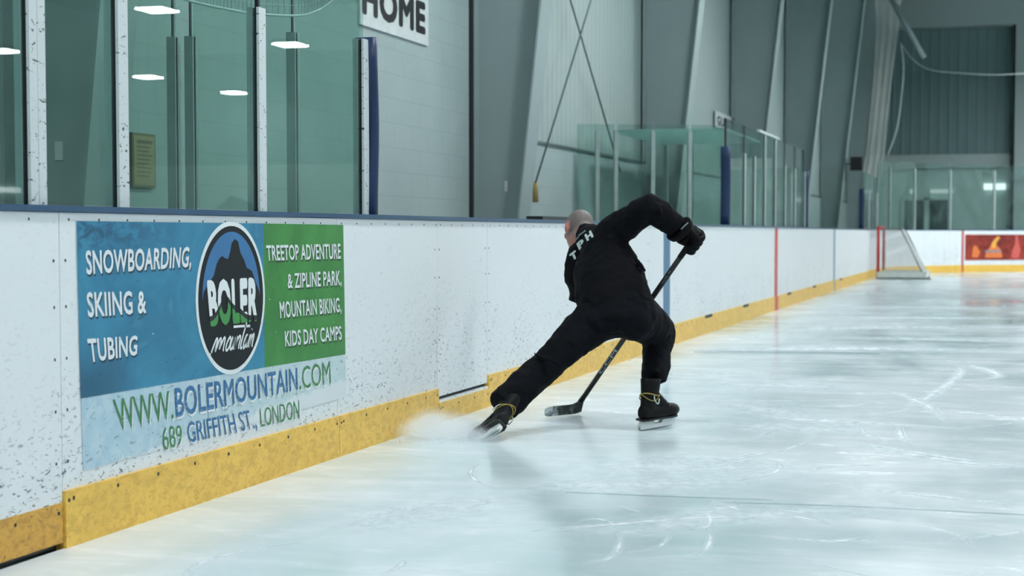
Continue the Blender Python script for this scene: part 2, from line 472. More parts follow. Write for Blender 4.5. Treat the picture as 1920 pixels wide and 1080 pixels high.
for a_ in (([(1.0376, 7.3111, 0.0000), (1.4817, 7.5912, 0.0000), (1.9806, 7.6300, 0.0000), (2.4893, 7.4009, 0.0000)], 0.45), ([(0.9526, 6.4751, 0.0000), (1.3930, 6.9107, 0.0000), (1.8231, 7.1196, 0.0000), (2.1754, 7.6521, 0.0000)], 0.30), ([(1.5289, 9.2197, 0.0000), (1.9628, 9.3497, 0.0000), (2.3985, 9.0932, 0.0000)], 0.5),
           ([(1.5694, 5.4489, 0.0000), (1.9195, 6.0441, 0.0000), (2.3632, 6.4859, 0.0000), (2.9639, 6.7312, 0.0000)], 0.22), ([(0.8878, 11.7848, 0.0000), (1.5300, 11.8894, 0.0000), (2.1289, 11.5269, 0.0000)], 0.5), ([(1.4116, 10.9263, 0.0000), (1.7306, 10.1588, 0.0000), (2.1449, 9.9132, 0.0000)], 0.30),
           ([(1.8588, 5.8537, 0.0000), (2.0218, 6.3836, 0.0000), (2.1029, 6.8198, 0.0000)], 0.10), ([(0.7815, 5.4212, 0.0000), (0.9576, 6.0647, 0.0000), (1.2508, 6.5645, 0.0000)], 0.25)):
    mark(a_[0], a_[1] * 1.5, h=0.0003, k=0.6)
rs = random.Random(5)
for k in range(46):
    x = rs.uniform(0.7, 4.6); y = rs.uniform(4.6, 13.5)
    r = rs.uniform(0.25, 1.6); a0 = rs.uniform(0, 2 * PI); da = rs.uniform(0.5, 1.5)
    mark([(x + r * math.cos(a0 + da * i / 4) , y + 0.8 * r * math.sin(a0 + da * i / 4), 0) for i in range(5)], rs.uniform(0.008, 0.03), n=4, h=0.0004)
for k in range(30):
    x = rs.uniform(1.5, 7); y = rs.uniform(14, 36)
    r = rs.uniform(1.0, 3.0); a0 = rs.uniform(0, 2 * PI); da = rs.uniform(0.4, 1.0)
    mark([(x + r * math.cos(a0 + da * i / 4), y + r * math.sin(a0 + da * i / 4), 0) for i in range(5)], rs.uniform(0.02, 0.05), n=4, h=0.0004)
struct(ice, 'floor', [M['ice'], M['scrape'], M['ice_line']])
struct(MB().box(-1.72, -0.13, -8, 56, -0.12, -0.002).box(-0.13, 30, 50.1, 56, -0.12, -0.002).box(26.1, 30, -10, 50.1, -0.12, -0.002).box(-1.72, 30, -12, -8, -0.12, -0.002), 'floor_concrete', M['concrete'])

def block_material():
    t = NT('painted_block')
    p = t.pos(); s = t.sep(p)
    cmb = t.n('CombineXYZ'); t.put(cmb.inputs[0], s[1]); t.put(cmb.inputs[1], s[2])
    br = t.n('TexBrick'); t.put(br.inputs['Vector'], cmb.outputs[0])
    br.inputs['Scale'].default_value = 1.0
    br.inputs['Color1'].default_value = S(162, 178, 178); br.inputs['Color2'].default_value = S(159, 176, 176); br.inputs['Mortar'].default_value = S(151, 167, 168)
    br.inputs['Mortar Size'].default_value = 0.006; br.inputs['Mortar Smooth'].default_value = 0.4; br.inputs['Brick Width'].default_value = 0.4; br.inputs['Row Height'].default_value = 0.2
    n = t.noise(p, 1.3, 4)
    c = t.mix(t.math('MULTIPLY', t.ramp(n, 0.35, 0.7), 0.3), br.outputs['Color'], S(138, 157, 158))
    fl = t.ramp(t.noise(p, 22, 3), 0.72, 0.76)
    c = t.mix(t.math('MULTIPLY', fl, 0.25), c, S(90, 105, 106))
    return t.done(t.principled(c, 0.6, 0, 0.3, t.bump(br.outputs['Fac'], -0.2, 0.004)))
def siding_material(name, c, axis, period=0.15):
    t = NT(name)
    s = t.sep(t.pos())[axis]
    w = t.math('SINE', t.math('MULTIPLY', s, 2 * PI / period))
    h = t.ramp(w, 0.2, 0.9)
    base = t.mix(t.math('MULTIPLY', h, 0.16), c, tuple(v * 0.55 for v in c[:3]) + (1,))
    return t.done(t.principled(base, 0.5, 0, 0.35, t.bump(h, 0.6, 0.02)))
M['block'] = block_material()
M['siding'] = siding_material('pale_ribbed_siding', S(154, 171, 169), 1, 0.2)
M['siding_dark'] = siding_material('dark_ribbed_siding', S(116, 142, 144), 0, 0.3)
M['roof'] = plain('roof_liner', S(104, 126, 128), 0.8, var=0.05, scale=0.5)
M['wall_paint'] = plain('pale_wall_paint', S(182, 202, 198), 0.6, var=0.06, scale=1.5)
M['band'] = plain('white_band_paint', S(176, 190, 190), 0.6, var=0.05, scale=1.5)
M['beam'] = plain('beam_paint', S(168, 182, 182), 0.6, var=0.05, scale=1)
M['door_glass'] = plain('dark_door_glass', S(40, 62, 64), 0.3)

WX = -1.72
w = MB().box(WX - 0.2, WX, -12, 14.86, -0.1, 9.4, 0).box(WX - 0.2, WX, 14.86, 56, -0.1, 2.07, 0).box(WX - 0.2, WX - 0.03, 14.86, 56, 2.07, 9.4, 1).box(WX - 0.03, WX + 0.02, 15.2, 55.6, 2.055, 2.085, 2)
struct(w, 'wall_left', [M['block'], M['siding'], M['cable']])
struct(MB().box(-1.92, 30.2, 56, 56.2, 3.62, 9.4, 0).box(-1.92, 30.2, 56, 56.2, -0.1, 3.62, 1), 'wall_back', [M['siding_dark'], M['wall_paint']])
struct(MB().box(-1.6, 3.2, 55.8, 56.0, 3.22, 3.66), 'trim_1', M['band'])
struct(MB().box(-1.7, 30, 55.3, 55.9, 7.75, 9.3), 'beam', M['beam'])
struct(MB().box(30, 30.2, -12, 56, -0.1, 9.4), 'wall_right', M['wall_paint'])
struct(MB().box(-1.92, 30.2, -12.2, -12, -0.1, 9.4), 'wall_front', M['wall_paint'])
struct(MB().box(-1.92, 30.2, -12.2, 56.2, 9.4, 9.6), 'ceiling', M['roof'])
struct(MB().box(3.25, 3.33, 55.35, 55.95, -0.1, 7.75, 1).box(3.33, 4.3, 55.3, 55.95, -0.1, 7.75, 0), 'pillar', [M['beam'], M['dark']])
d = MB().box(-0.12, 0.52, 55.93, 56.0, 0, 2.18, 0).box(0.68, 1.28, 55.93, 56.0, 0, 2.18, 0).box(-0.2, -0.12, 55.9, 56.0, 0, 2.26, 1).box(0.52, 0.68, 55.9, 56.0, 0, 2.26, 1).box(1.28, 1.36, 55.9, 56.0, 0, 2.26, 1).box(-0.2, 1.36, 55.9, 56.0, 2.18, 2.26, 1)
struct(d, 'door_1', [M['door_glass'], M['wall_paint']])

def inner_x(z):
    return -1.275 + 0.107 * (z - 1.2)
def steel_frame(y):
    m = MB()
    zs = (-0.05, 9.3)
    m.add([(WX, y - 0.008, zs[0]), (inner_x(zs[0]), y - 0.008, zs[0]), (inner_x(zs[1]), y - 0.008, zs[1]), (WX, y - 0.008, zs[1]),
           (WX, y + 0.008, zs[0]), (inner_x(zs[0]), y + 0.008, zs[0]), (inner_x(zs[1]), y + 0.008, zs[1]), (WX, y + 0.008, zs[1])],
          [(0, 1, 2, 3), (7, 6, 5, 4), (0, 4, 5, 1), (1, 5, 6, 2), (2, 6, 7, 3), (3, 7, 4, 0)])
    for (xa, xb, dx) in ((inner_x(zs[0]), inner_x(zs[1]), 0.02), (WX, WX, 0.02)):
        h = 0.18
        m.add([(xa, y - h, zs[0]), (xa + dx, y - h, zs[0]), (xb + dx, y - h, zs[1]), (xb, y - h, zs[1]),
               (xa, y + h, zs[0]), (xa + dx, y + h, zs[0]), (xb + dx, y + h, zs[1]), (xb, y + h, zs[1])],
              [(0, 1, 2, 3), (7, 6, 5, 4), (0, 4, 5, 1), (1, 5, 6, 2), (2, 6, 7, 3), (3, 7, 4, 0)])
    return struct(m, 'column', M['steel_paint'])
for k in range(7):
    steel_frame(7.4 + 7.62 * k)
struct(MB().box(WX, WX + 0.03, 14.76, 14.82, 0, 9.3), 'trim_2', M['dark'])

# ------------------------------------------------------------------ rink boards
R0, YE, XE = 7.0, 49.9, 26.0
def arc_pts(cx, cy, a0, a1, n):
    return [(cx + R0 * math.cos(a0 + (a1 - a0) * i / n), cy + R0 * math.sin(a0 + (a1 - a0) * i / n)) for i in range(n + 1)]
def sub_path(path, s0, s1):
    """part of a polyline between arc lengths, with inward normals to its right"""
    out = []; s = 0
    for i in range(len(path) - 1):
        a = V(path[i]); b = V(path[i + 1]); L = (b - a).length
        lo, hi = max(s0, s), min(s1, s + L)
        if hi - lo > 1e-6:
            t = (b - a) / L
            nrm = V((t.y, -t.x))
            p, q = a + t * (lo - s), a + t * (hi - s)
            if not out or (out[-1][0] - p).length > 1e-6:
                out.append((p, nrm))
            out.append((q, nrm))
        s += L
    return out
def sweep(mb, pts, d0, d1, z0, z1, m=0, ends=True):
    vs = []; n = len(pts)
    for p, nr in pts:
        for d, z in ((d0, z0), (d1, z0), (d1, z1), (d0, z1)):
            q = p + nr * d
            vs.append((q.x, q.y, z))
    fs = []
    for i in range(n - 1):
        for k in range(4):
            fs.append((4 * i + k, 4 * i + (k + 1) % 4, 4 * i + 4 + (k + 1) % 4, 4 * i + 4 + k))
    if ends:
        fs += [(3, 2, 1, 0), tuple(range(4 * n - 4, 4 * n))]
    mb.add(vs, fs, m)
def board_run(label, path, seams, kick=None, loc=(0, 0, 0), screws=(0, 0)):
    r = thing('rink_boards', label, 'rink boards', loc)
    for i in range(len(seams) - 1):
        a, b = seams[i] + 0.002, seams[i + 1] - 0.002
        z0, k0, k1, km, kd = (0.2, -0.01, 0.2, 'kick', 0.012) if not kick or i not in kick else kick[i]
        pm = MB(); sp = sub_path(path, a, b)
        sweep(pm, sp, -0.03, 0.0, z0, 1.166)
        if screws[0] <= i < screws[1]:
            y = a + 0.03
            ya = path[0][1]
            for zz in (1.142,):
                q = a + 0.06
                while q < b:
                    pm.box(-0.001, 0.0012, ya + q - 0.004, ya + q + 0.004, zz - 0.004, zz + 0.004, 1); q += 0.2
            for q in (a + 0.035, b - 0.035):
                for zz in (0.3, 0.48, 0.66, 0.84, 1.0):
                    pm.box(-0.001, 0.0012, ya + q - 0.004, ya + q + 0.004, zz - 0.005, zz + 0.005, 1)
        pm.build('board_panel', [M['board'], M['screw']], r)
        km_ = MB(); sweep(km_, sp, -0.03, kd, k0, k1)
        if screws[0] <= i < screws[1]:
            q = a + 0.05
            while q < b - 0.02:
                km_.box(kd - 0.002, kd + 0.0015, ya + q - 0.006, ya + q + 0.006, k1 - 0.036, k1 - 0.024, 1); q += 0.3
            for q in (a + 0.02, b - 0.03):
                km_.box(kd - 0.002, kd + 0.0015, ya + q - 0.006, ya + q + 0.006, k1 - 0.04, k1 - 0.028, 1)
        if i in NOTCH and path is SIDE:
            for yy in NOTCH[i]:
                km_.box(kd - 0.004, kd + 0.002, yy - 0.22, yy + 0.22, k1 - 0.03, k1 + 0.002, 2)
        km_.build('kick_plate', [M[km], M['screw'], M['dark']], r)
    cap = MB(); sweep(cap, sub_path(path, seams[0], seams[-1]), -0.12, 0.012, 1.168, 1.19)
    cap.build('cap_rail', M['cap'], r)
    bk = MB(); sweep(bk, sub_path(path, seams[0], seams[-1]), -0.12, -0.035, 0.0, 1.167)
    bk.build('frame', M['concrete'], r)
    return r
SIDE = [(0.0, -8.0), (0.0, YE - R0)]
ss = [0.0, 2.6, 5.4, 8.1, 10.55, 12.995, 15.45, 16.93, 17.885]
while ss[-1] + 2.44 < 50.0: ss.append(ss[-1] + 2.44)
ss.append(YE - R0 + 8.0)
NOTCH = {}
for (yy) in (17.9, 20.6, 24.9, 28.3, 33.0):
    for i in range(len(ss) - 1):
        if ss[i] <= yy + 8 < ss[i + 1]: NOTCH.setdefault(i, []).append(yy)
# panel 4 ends in the worn short kick plate; panel 7 is a gate with a gap under it
K = {4: (0.162, 0.022, 0.162, 'kick_old', 0.004), 7: (0.152, -0.01, 0.118, 'kick', 0.014)}
side_run = board_run('long straight white rink boards with yellow kick plate beside the skater', SIDE, ss, K, screws=(3, 11))
# coloured stripes of the blue and red lines, standing on the panels
for (y, h, c) in ((15.61, 0.15, 'blue_stripe'), (23.48, 0.15, 'red_stripe'), (31.74, 0.13, 'teal_stripe')):
    mb = MB().box(0.0, 0.0035, y - h, y + h, 0.2, 1.166)
    if c == 'red_stripe': mb.box(0.012, 0.0155, y - h, y + h, 0.0, 0.2)
    if c == 'teal_stripe': mb.box(0.012, 0.0155, y - h * 0.7, y + h * 0.7, 0.0, 0.2)
    mb.build('line_stripe', M[c], side_run)
sd = MB().box(-0.034, -0.02, 8.93, 9.885, 0.02, 0.16, 0).box(-0.02, 0.010, 8.94, 9.87, 0.118, 0.132, 1)
sd.build('gate_sill', [M['dark'], M['board']], side_run)
END = arc_pts(R0, YE - R0, PI, PI / 2, 24) + arc_pts(XE - R0, YE - R0, PI / 2, 0, 24)
tot = sum((V(END[i + 1]) - V(END[i])).length for i in range(len(END) - 1))
es = [i * tot / 14 for i in range(15)]
end_run = board_run('curved white rink boards with yellow kick plate at the far end', END, es, loc=(0, 0, 0))
mb = MB(); sweep(mb, sub_path(END, 5.33, 5.39), 0.0, 0.014, 0.0, 1.166); mb.build('line_stripe', M['red_stripe'], end_run)
mb = MB(); sweep(mb, sub_path(END, 0.25, 0.31), 0.0, 0.004, 0.2, 1.166); mb.build('line_stripe', M['pink_stripe'], end_run)
FAR = [(XE, YE - R0), (XE, -8.0)]
board_run('white rink boards on the opposite side of the ice', FAR, [i * 6.36 for i in range(9)], loc=(0, 0, 0))

# ------------------------------------------------------------------ shield glass
def post_piece(c, t, nrm, z0, z1, parent, wide=0.075, name='post', face='post_white'):
    """aluminium post: scuffed face towards the ice, gasket and grey channel behind"""
    c = V((c[0], c[1], 0)); t = V((t[0], t[1], 0)); nr = V((nrm[0], nrm[1], 0)); zc = (z0 + z1) / 2; zh = V((0, 0, (z1 - z0) / 2))
    p = MB().obox(c + nr * 0.0185 + V((0, 0, zc)), t * wide / 2, nr * 0.006, zh, 0)
    p.obox(c - nr * 0.022 + V((0, 0, zc)), t * wide / 2, nr * 0.014, zh, 1)
    o = p.build(name, [M[face], M['post_side']], parent)
    MB().obox(c + nr * 0.0025 + V((0, 0, zc - 0.002)), t * (wide / 2 - 0.004), nr * 0.0105, zh * 0.998, 0).build('gasket', M['gasket'], o)
    return o
def pane_piece(a, b, z0, z1, parent, mat='glass'):
    a = V((a[0], a[1], 0)); b = V((b[0], b[1], 0)); t = (b - a); L = t.length; t.normalize(); nr = V((t.y, -t.x, 0))
    return MB().obox((a + b) / 2 + V((0, 0, (z0 + z1) / 2)), t * L / 2, nr * 0.006, V((0, 0, (z1 - z0) / 2))).build('pane', M[mat], parent)
def padding(y, label, z0=1.19, z1=2.1, x0=-0.10, x1=0.005):
    pts = []
    m = MB()
    path = [(-0.045, y + 0.035 + 0.012 * math.cos(PI * (i / 8 - 0.5) * 2) - 0.012, z0 + (z1 - z0) * i / 8) for i in range(9)]
    m.loft(path, [(0.058, 0.024)] * 9, side=(1, 0, 0), n=16, power=0.6)
    o = m.build('padding', M['pad_blue'], loc=(0, y, z0))
    return tag(o, label, 'padding')

GX = -0.05
g = thing('glass_shield', 'nearest tall glass shield on the boards, four scuffed white posts, above the mountain sign', 'glass', (GX, 5.5, 1.19))
for y in (4.892, 4.942): post_piece((GX, y), (0, 1), (1, 0), 1.19, 2.085, g, 0.047)
for y in (5.485, 6.685, 7.915): post_piece((GX, y), (0, 1), (1, 0), 1.19, 2.085, g, 0.07)
for a, b in ((3.3, 4.86), (4.97, 5.45), (5.52, 6.65), (6.72, 7.92)): pane_piece((GX, a), (GX, b), 1.195, 2.46, g)
for y in (5.485, 6.685): MB().box(GX - 0.009, GX + 0.009, y - 0.008, y + 0.008, 2.08, 2.46).build('glass_joint', M['gasket'], g)
padding(7.955, 'blue padding on the end post of the nearest glass shield')

g = thing('glass_shield', 'glass divider running from the near end post back to the block wall', 'glass', (-0.6, 7.93, 1.19))
for x in (-0.46, -1.05, -1.155): post_piece((x, 7.97), (-1, 0), (0, -1), 0.4, 2.14, g, 0.05, face='post_far')
pane_piece((-0.09, 7.97), (-0.44, 7.97), 0.5, 2.5, g, 'glass_clear'); pane_piece((-0.46, 7.97), (-1.03, 7.97), 0.5, 2.5, g, 'glass_clear')
pane_piece((-1.14, 7.97), (-1.70, 7.97), 0.5, 2.5, g, 'glass_clear')
for x in (-0.46, -1.05, -1.155): MB().box(x - 0.003, x + 0.003, 7.96, 7.98, 2.14, 2.5).build('glass_joint', M['gasket'], g)

# timekeeper and penalty boxes in the middle of the side
g = thing('glass_shield', 'long glass shield on the boards between the two blue padded posts behind the skater', 'glass', (GX, 23.3, 1.19))
ys = [20.75, 21.6, 22.55, 23.6, 24.7, 25.9, 27.2]
zt = [2.095, 2.095, 2.43, 2.42, 2.1, 2.1, 2.1]
for y, z in zip(ys, zt): post_piece((GX, y), (0, 1), (1, 0), 1.19, z, g, 0.10, face='post_far')
yy = [19.32] + ys
for i in range(len(yy) - 1): pane_piece((GX, yy[i] + 0.03), (GX, yy[i + 1] - 0.03), 1.195, 2.44, g, 'glass_far')
for y, w_ in ((19.33, 0.03), (20.75, 0.03), (24.7, 0.04), (25.9, 0.04)): MB().box(GX - 0.011, GX + 0.011, y - w_, y + w_, 2.1, 2.44).build('glass_joint', M['dark'], g)
MB().box(GX - 0.02, GX + 0.02, 22.0, 24.0, 2.44, 2.47).build('top_rail', M['post_white'], g)
padding(19.30, 'thick dark blue padding on the glass end post right of the skater glove', z1=2.11)
padding(27.27, 'slim dark blue padding on the post left of the grey column', z1=2.12)

g = thing('glass_shield', 'tall glass side wall of the roofed timekeeper box behind the skater', 'glass', (-0.8, 19.0, 0))
A, B = V((-0.06, 19.34)), V((-1.68, 18.62))
tt = (B - A).normalized(); nn = V((tt.y, -tt.x))
def along(s): return A + tt * s
for s in (0.42, 0.86, 1.30, 1.52): post_piece(along(s), tt, -nn if nn.y > 0 else nn, 0.0, 2.28, g, 0.045, face='post_far')
for s0, s1 in ((0.02, 0.40), (0.44, 0.84), (0.88, 1.28), (1.32, 1.76)): pane_piece(along(s0), along(s1), 0.1, 2.36, g, 'glass_far')
t = NT('milky_roof_sheet')
tl = t.n('BsdfTranslucent'); tl.inputs[0].default_value = S(190, 214, 210); df = t.n('BsdfDiffuse'); df.inputs[0].default_value = S(170, 196, 192)
mx = t.n('MixShader'); mx.inputs[0].default_value = 0.35; t.t.links.new(tl.outputs[0], mx.inputs[1]); t.t.links.new(df.outputs[0], mx.inputs[2])
milky = t.done(mx.outputs[0])
rf = MB().box(-1.40, -0.05, 19.36, 22.2, 2.30, 2.33)
tag(rf.build('box_roof', milky, loc=(-0.7, 20.5, 2.30)), 'pale flat roof sheet over the timekeeper box', 'roof')
sp = MB()
for (x, y) in ((-0.35, 22.1), (-0.75, 22.15), (-1.30, 22.1), (-1.30, 19.5)):
    pass
g = thing('glass_shield', 'glass wall on the far side of the roofed timekeeper box', 'glass', (-0.8, 22.2, 0))
for x in (-0.5, -1.0, -1.35): post_piece((x, 22.25), (-1, 0), (0, -1), 0.0, 2.30, g, 0.06, face='post_far')
pane_piece((-0.09, 22.25), (-0.47, 22.25), 0.1, 2.30, g, 'glass_far'); pane_piece((-0.53, 22.25), (-0.97, 22.25), 0.1, 2.30, g, 'glass_far')

g = thing('glass_shield', 'glass shield on the boards past the guest bench before the far corner', 'glass', (GX, 41, 1.19))
for y in (40.4, 42.85): post_piece((GX, y), (0, 1), (1, 0), 1.19, 2.1, g, 0.08)
pane_piece((GX, 38.5), (GX, 40.35), 1.195, 2.5, g, 'glass_far'); pane_piece((GX, 40.45), (GX, 42.8), 1.195, 2.5, g, 'glass_far')
padding(38.35, 'small dark blue padded post left of the goal', z1=2.1)

g = thing('glass_shield', 'tall curved glass shield on the far end boards behind the goal', 'glass', (3, 47, 1.19))
s = 0.1
while s < 13.2:
    sp_ = sub_path(END, s, s + 1.55)
    p0, n0 = sp_[0]; p1 = sp_[-1][0]
    t2 = V((-n0.y, n0.x))
    post_piece(p0 - n0 * 0.05, t2, n0, 1.19, 2.85, g, 0.06, face='post_far')
    pane_piece(p0 - n0 * 0.05 + t2 * 0.03, p1 - sp_[-1][1] * 0.05 - t2 * 0.03, 1.195, 3.0, g, 'glass_far')
    s += 1.6

# ------------------------------------------------------------------ mountain sign
def on_board(y, z, d): return V((d, y, z))
sg = thing('advertising_sign', 'blue and green mountain park sign on the white rink boards', 'sign', (0.001, 6.3, 0.25))
def sign_blue():
    t = NT('printed_snow_blue')
    p = t.pos(); sy = t.sep(p)
    big = t.noise(t.map(p, rot=(0.5, 0, 0), scale=(1, 2.2, 3.4)), 1.0, 4, 0.55, 0.9)
    fine = t.noise(t.map(p, rot=(0.2, 0, 0), scale=(8, 11, 26)), 1.0, 4, 0.6, 0.8)
    tl = t.math('MULTIPLY', t.ramp(sy[2], 0.98, 1.10), t.ramp(sy[1], 6.0, 5.3))
    bl = t.math('MULTIPLY', t.ramp(sy[2], 0.72, 0.56), t.ramp(sy[1], 5.55, 5.3))
    c = t.mix(t.ramp(big, 0.35, 0.65), S(50, 134, 168), S(32, 112, 148))
    c = t.mix(t.math('MULTIPLY', t.ramp(big, 0.58, 0.68), 0.4), c, S(86, 160, 188))
    c = t.mix(t.math('MULTIPLY', tl, t.ramp(fine, 0.42, 0.6)), c, S(20, 84, 116))
    c = t.mix(t.math('MULTIPLY', bl, 0.8), c, S(22, 82, 112))
    fl = t.ramp(t.noise(t.map(p, rot=(0.7, 0, 0), scale=(30, 22, 60)), 1.0, 2, 0.5, 0.8), 0.69, 0.74)
    c = t.mix(t.math('MULTIPLY', fl, 0.6), c, S(24, 60, 80))
    wh = t.ramp(t.noise(t.map(p, loc=(5, 2, 8), rot=(-0.9, 0, 0), scale=(24, 16, 46)), 1.0, 2, 0.5, 0.6), 0.765, 0.785)
    c = t.mix(wh, c, S(214, 226, 230))
    return t.done(t.principled(c, 0.4, 0, 0.4))
def sign_green():
    t = NT('printed_green')
    p = t.pos()
    c = t.mix(t.ramp(t.noise(p, 5, 4), 0.3, 0.7), S(64, 140, 66), S(50, 122, 56))
    fl = t.ramp(t.noise(t.map(p, rot=(0.7, 0, 0), scale=(30, 26, 56)), 1.0, 3, 0.5, 0.8), 0.64, 0.7)
    low = t.ramp(t.sep(p)[2], 0.45, 1.0, 0.7, 0.25)
    c = t.mix(t.math('MULTIPLY', fl, low), c, S(34, 80, 44))
    wh = t.ramp(t.noise(t.map(p, loc=(5, 2, 8), rot=(-0.9, 0, 0), scale=(24, 16, 46)), 1.0, 2, 0.5, 0.6), 0.765, 0.785)
    c = t.mix(wh, c, S(214, 226, 230))
    return t.done(t.principled(c, 0.4, 0, 0.4))
def sign_pale():
    t = NT('printed_pale_blue')
    p = t.pos(); s3 = t.sep(p)
    edge = t.math('ADD', t.math('MULTIPLY', s3[1], 0.055), t.math('MULTIPLY', t.noise(p, 14, 4), 0.10))
    peel = t.ramp(t.math('SUBTRACT', s3[2], edge), -0.10, -0.085)
    pale = t.mix(t.ramp(s3[1], 5.1, 7.2), S(168, 198, 214), S(190, 210, 214))
    mot = t.ramp(t.noise(p, 16, 5, 0.65), 0.42, 0.62)
    pale = t.mix(t.math('MULTIPLY', mot, 0.4), pale, S(206, 220, 226))
    fl = t.ramp(t.noise(t.map(p, rot=(0.5, 0, 0), scale=(40, 22, 54)), 1.0, 3, 0.6, 0.8), 0.60, 0.68)
    pale = t.mix(t.math('MULTIPLY', fl, 0.6), pale, S(84, 104, 112))
    c = t.mix(peel, S(216, 224, 228), pale)
    return t.done(t.principled(c, 0.42, 0, 0.4))
bk = MB().plate([(5.127, 0.255), (7.557, 0.285), (7.527, 1.135), (5.102, 1.137)], on_board, 0.0005, 0.003)
bk.build('sign_panel', sign_pale(), sg)
MB().plate([(5.116, 0.512), (6.62, 0.504), (6.62, 1.137), (5.102, 1.137)], on_board, 0.003, 0.0042).build('blue_field', sign_blue(), sg)
MB().plate([(6.62, 0.504), (7.548, 0.497), (7.527, 1.135), (6.62, 1.137)], on_board, 0.003, 0.0042).build('green_field', sign_green(), sg)
print_white = board_plastic('white_print', S(226, 232, 234), S(110, 120, 126), 0.2, 1.4, 0.5)
print_shadow = plain('dark_print', S(22, 58, 82), 0.5)
print_shadow_g = plain('dark_green_print', S(26, 64, 34), 0.5)
print_blue = board_plastic('blue_print', S(40, 106, 156), S(196, 210, 216), 0.2, 1.2, 0.7)
print_green = board_plastic('green_print', S(56, 128, 74), S(196, 210, 206), 0.2, 1.2, 0.7)
black_print = plain('black_print', S(20, 27, 32), 0.55, spec=0.2)
def line(word, tl, bl, tr, br, mat, shadow=None, weight=0.02, off=(0.006, -0.008)):
    m = MB()
    if shadow is not None: quad_text(m, word, tl, bl, tr, br, on_board, 0.0046, weight, 1, off)
    quad_text(m, word, tl, bl, tr, br, on_board, 0.0052, weight, 0)
    m.build('lettering', [mat, shadow or mat], sg)
line('SNOWBOARDING,', (5.153, 1.033), (5.160, 0.948), (5.958, 1.040), (5.942, 0.960), print_white, print_shadow, 0.025)
line('SKIING &', (5.156, 0.885), (5.166, 0.796), (5.578, 0.877), (5.580, 0.792), print_white, print_shadow, 0.025)
line('TUBING', (5.158, 0.720), (5.176, 0.634), (5.515, 0.711), (5.507, 0.638), print_white, print_shadow, 0.025)
line('TREETOP ADVENTURE', (6.640, 1.041), (6.652, 0.973), (7.487, 1.043), (7.491, 0.969), print_white, print_shadow_g, 0.02)
line('& ZIPLINE PARK,', (6.862, 0.911), (6.868, 0.844), (7.497, 0.912), (7.499, 0.840), print_white, print_shadow_g, 0.02)
line('MOUNTAIN BIKING,', (6.775, 0.787), (6.786, 0.712), (7.489, 0.779), (7.496, 0.708), print_white, print_shadow_g, 0.02)
line('KIDS DAY CAMPS', (6.830, 0.652), (6.836, 0.581), (7.494, 0.640), (7.500, 0.572), print_white, print_shadow_g, 0.02)
line('WWW.', (5.330, 0.487), (5.366, 0.371), (5.775, 0.480), (5.788, 0.369), print_green, print_white, 0.0, (0.006, -0.01))
line('BOLERMOUNTAIN', (5.797, 0.486), (5.808, 0.370), (6.966, 0.476), (6.974, 0.374), print_blue, print_white, 0.015, (0.006, -0.01))
line('.COM', (6.985, 0.474), (6.992, 0.373), (7.352, 0.477), (7.363, 0.370), print_green, print_white, 0.0, (0.006, -0.01))
line('689', (5.690, 0.345), (5.706, 0.252), (5.850, 0.335), (5.858, 0.258), print_green, print_white, 0.0, (0.006, -0.008))
line('GRIFFITH ST.,', (5.894, 0.339), (5.906, 0.258), (6.500, 0.331), (6.540, 0.246), print_blue, print_white, 0.005, (0.006, -0.008))
line('LONDON', (6.565, 0.326), (6.580, 0.246), (6.985, 0.324), (6.990, 0.241), print_green, print_white, -0.005, (0.006, -0.008))
# round logo
LC = (6.302, 0.822)
def disc(r, n=64): return [(LC[0] + r * math.cos(2 * PI * i / n), LC[1] + r * math.sin(2 * PI * i / n)) for i in range(n)]
badge = MB().plate(disc(0.322), on_board, 0.0042, 0.0060, 0).plate(disc(0.303), on_board, 0.0060, 0.0066, 1).build('logo', [print_white, black_print], sg)
sky_r = 0.268
sky = MB().plate([(LC[0] + sky_r * math.cos(a), LC[1] + sky_r * 1.04 * math.sin(a)) for a in [PI * i / 30 for i in range(31)]], on_board, 0.0066, 0.0070, 0)
sky.build('sky', plain('logo_blue', S(44, 112, 166), 0.45), badge)
mtn = [(-0.27, -0.01), (-0.255, 0.035), (-0.2, 0.075), (-0.165, 0.10), (-0.14, 0.145), (-0.115, 0.168), (-0.09, 0.178), (-0.06, 0.168), (-0.035, 0.165), (-0.012, 0.20), (0.0, 0.232), (0.03, 0.248), (0.06, 0.238), (0.08, 0.19), (0.115, 0.16), (0.14, 0.125), (0.19, 0.11), (0.225, 0.065), (0.262, 0.02), (0.27, -0.01)]
MB().plate([(LC[0] + a, LC[1] + b) for a, b in mtn][::-1], on_board, 0.0070, 0.0074, 0).build('mountain_shape', black_print, badge)
def boler_mat():
    t = NT('white_over_green_print')
    s3 = t.sep(t.pos())
    u = t.math('SUBTRACT', s3[1], 6.30)
    def hump(c, w, h):
        q = t.math('DIVIDE', t.math('SUBTRACT', u, c), w)
        return t.math('MULTIPLY', t.math('POWER', 2.718, t.math('MULTIPLY', t.math('MULTIPLY', q, q), -1.0)), h)
    cut = t.math('ADD', t.math('ADD', hump(-0.06, 0.075, 0.085), hump(0.06, 0.06, 0.03)), 0.735)
    cut = t.math('ADD', cut, t.math('MULTIPLY', u, -0.03))
    dz = t.math('SUBTRACT', s3[2], cut)
    up = t.ramp(dz, 0.010, 0.012); dn = t.ramp(dz, -0.010, -0.012)
    c = t.mix(up, S(26, 34, 40), S(226, 232, 234))
    c = t.mix(dn, c, S(60, 140, 70))
    return t.done(t.principled(c, 0.45, 0, 0.4))
m = MB(); quad_text(m, 'BOLER', (6.070, 0.903), (6.100, 0.712), (6.548, 0.903), (6.540, 0.712), on_board, 0.0080, 0.05)
m.build('lettering', boler_mat(), badge)
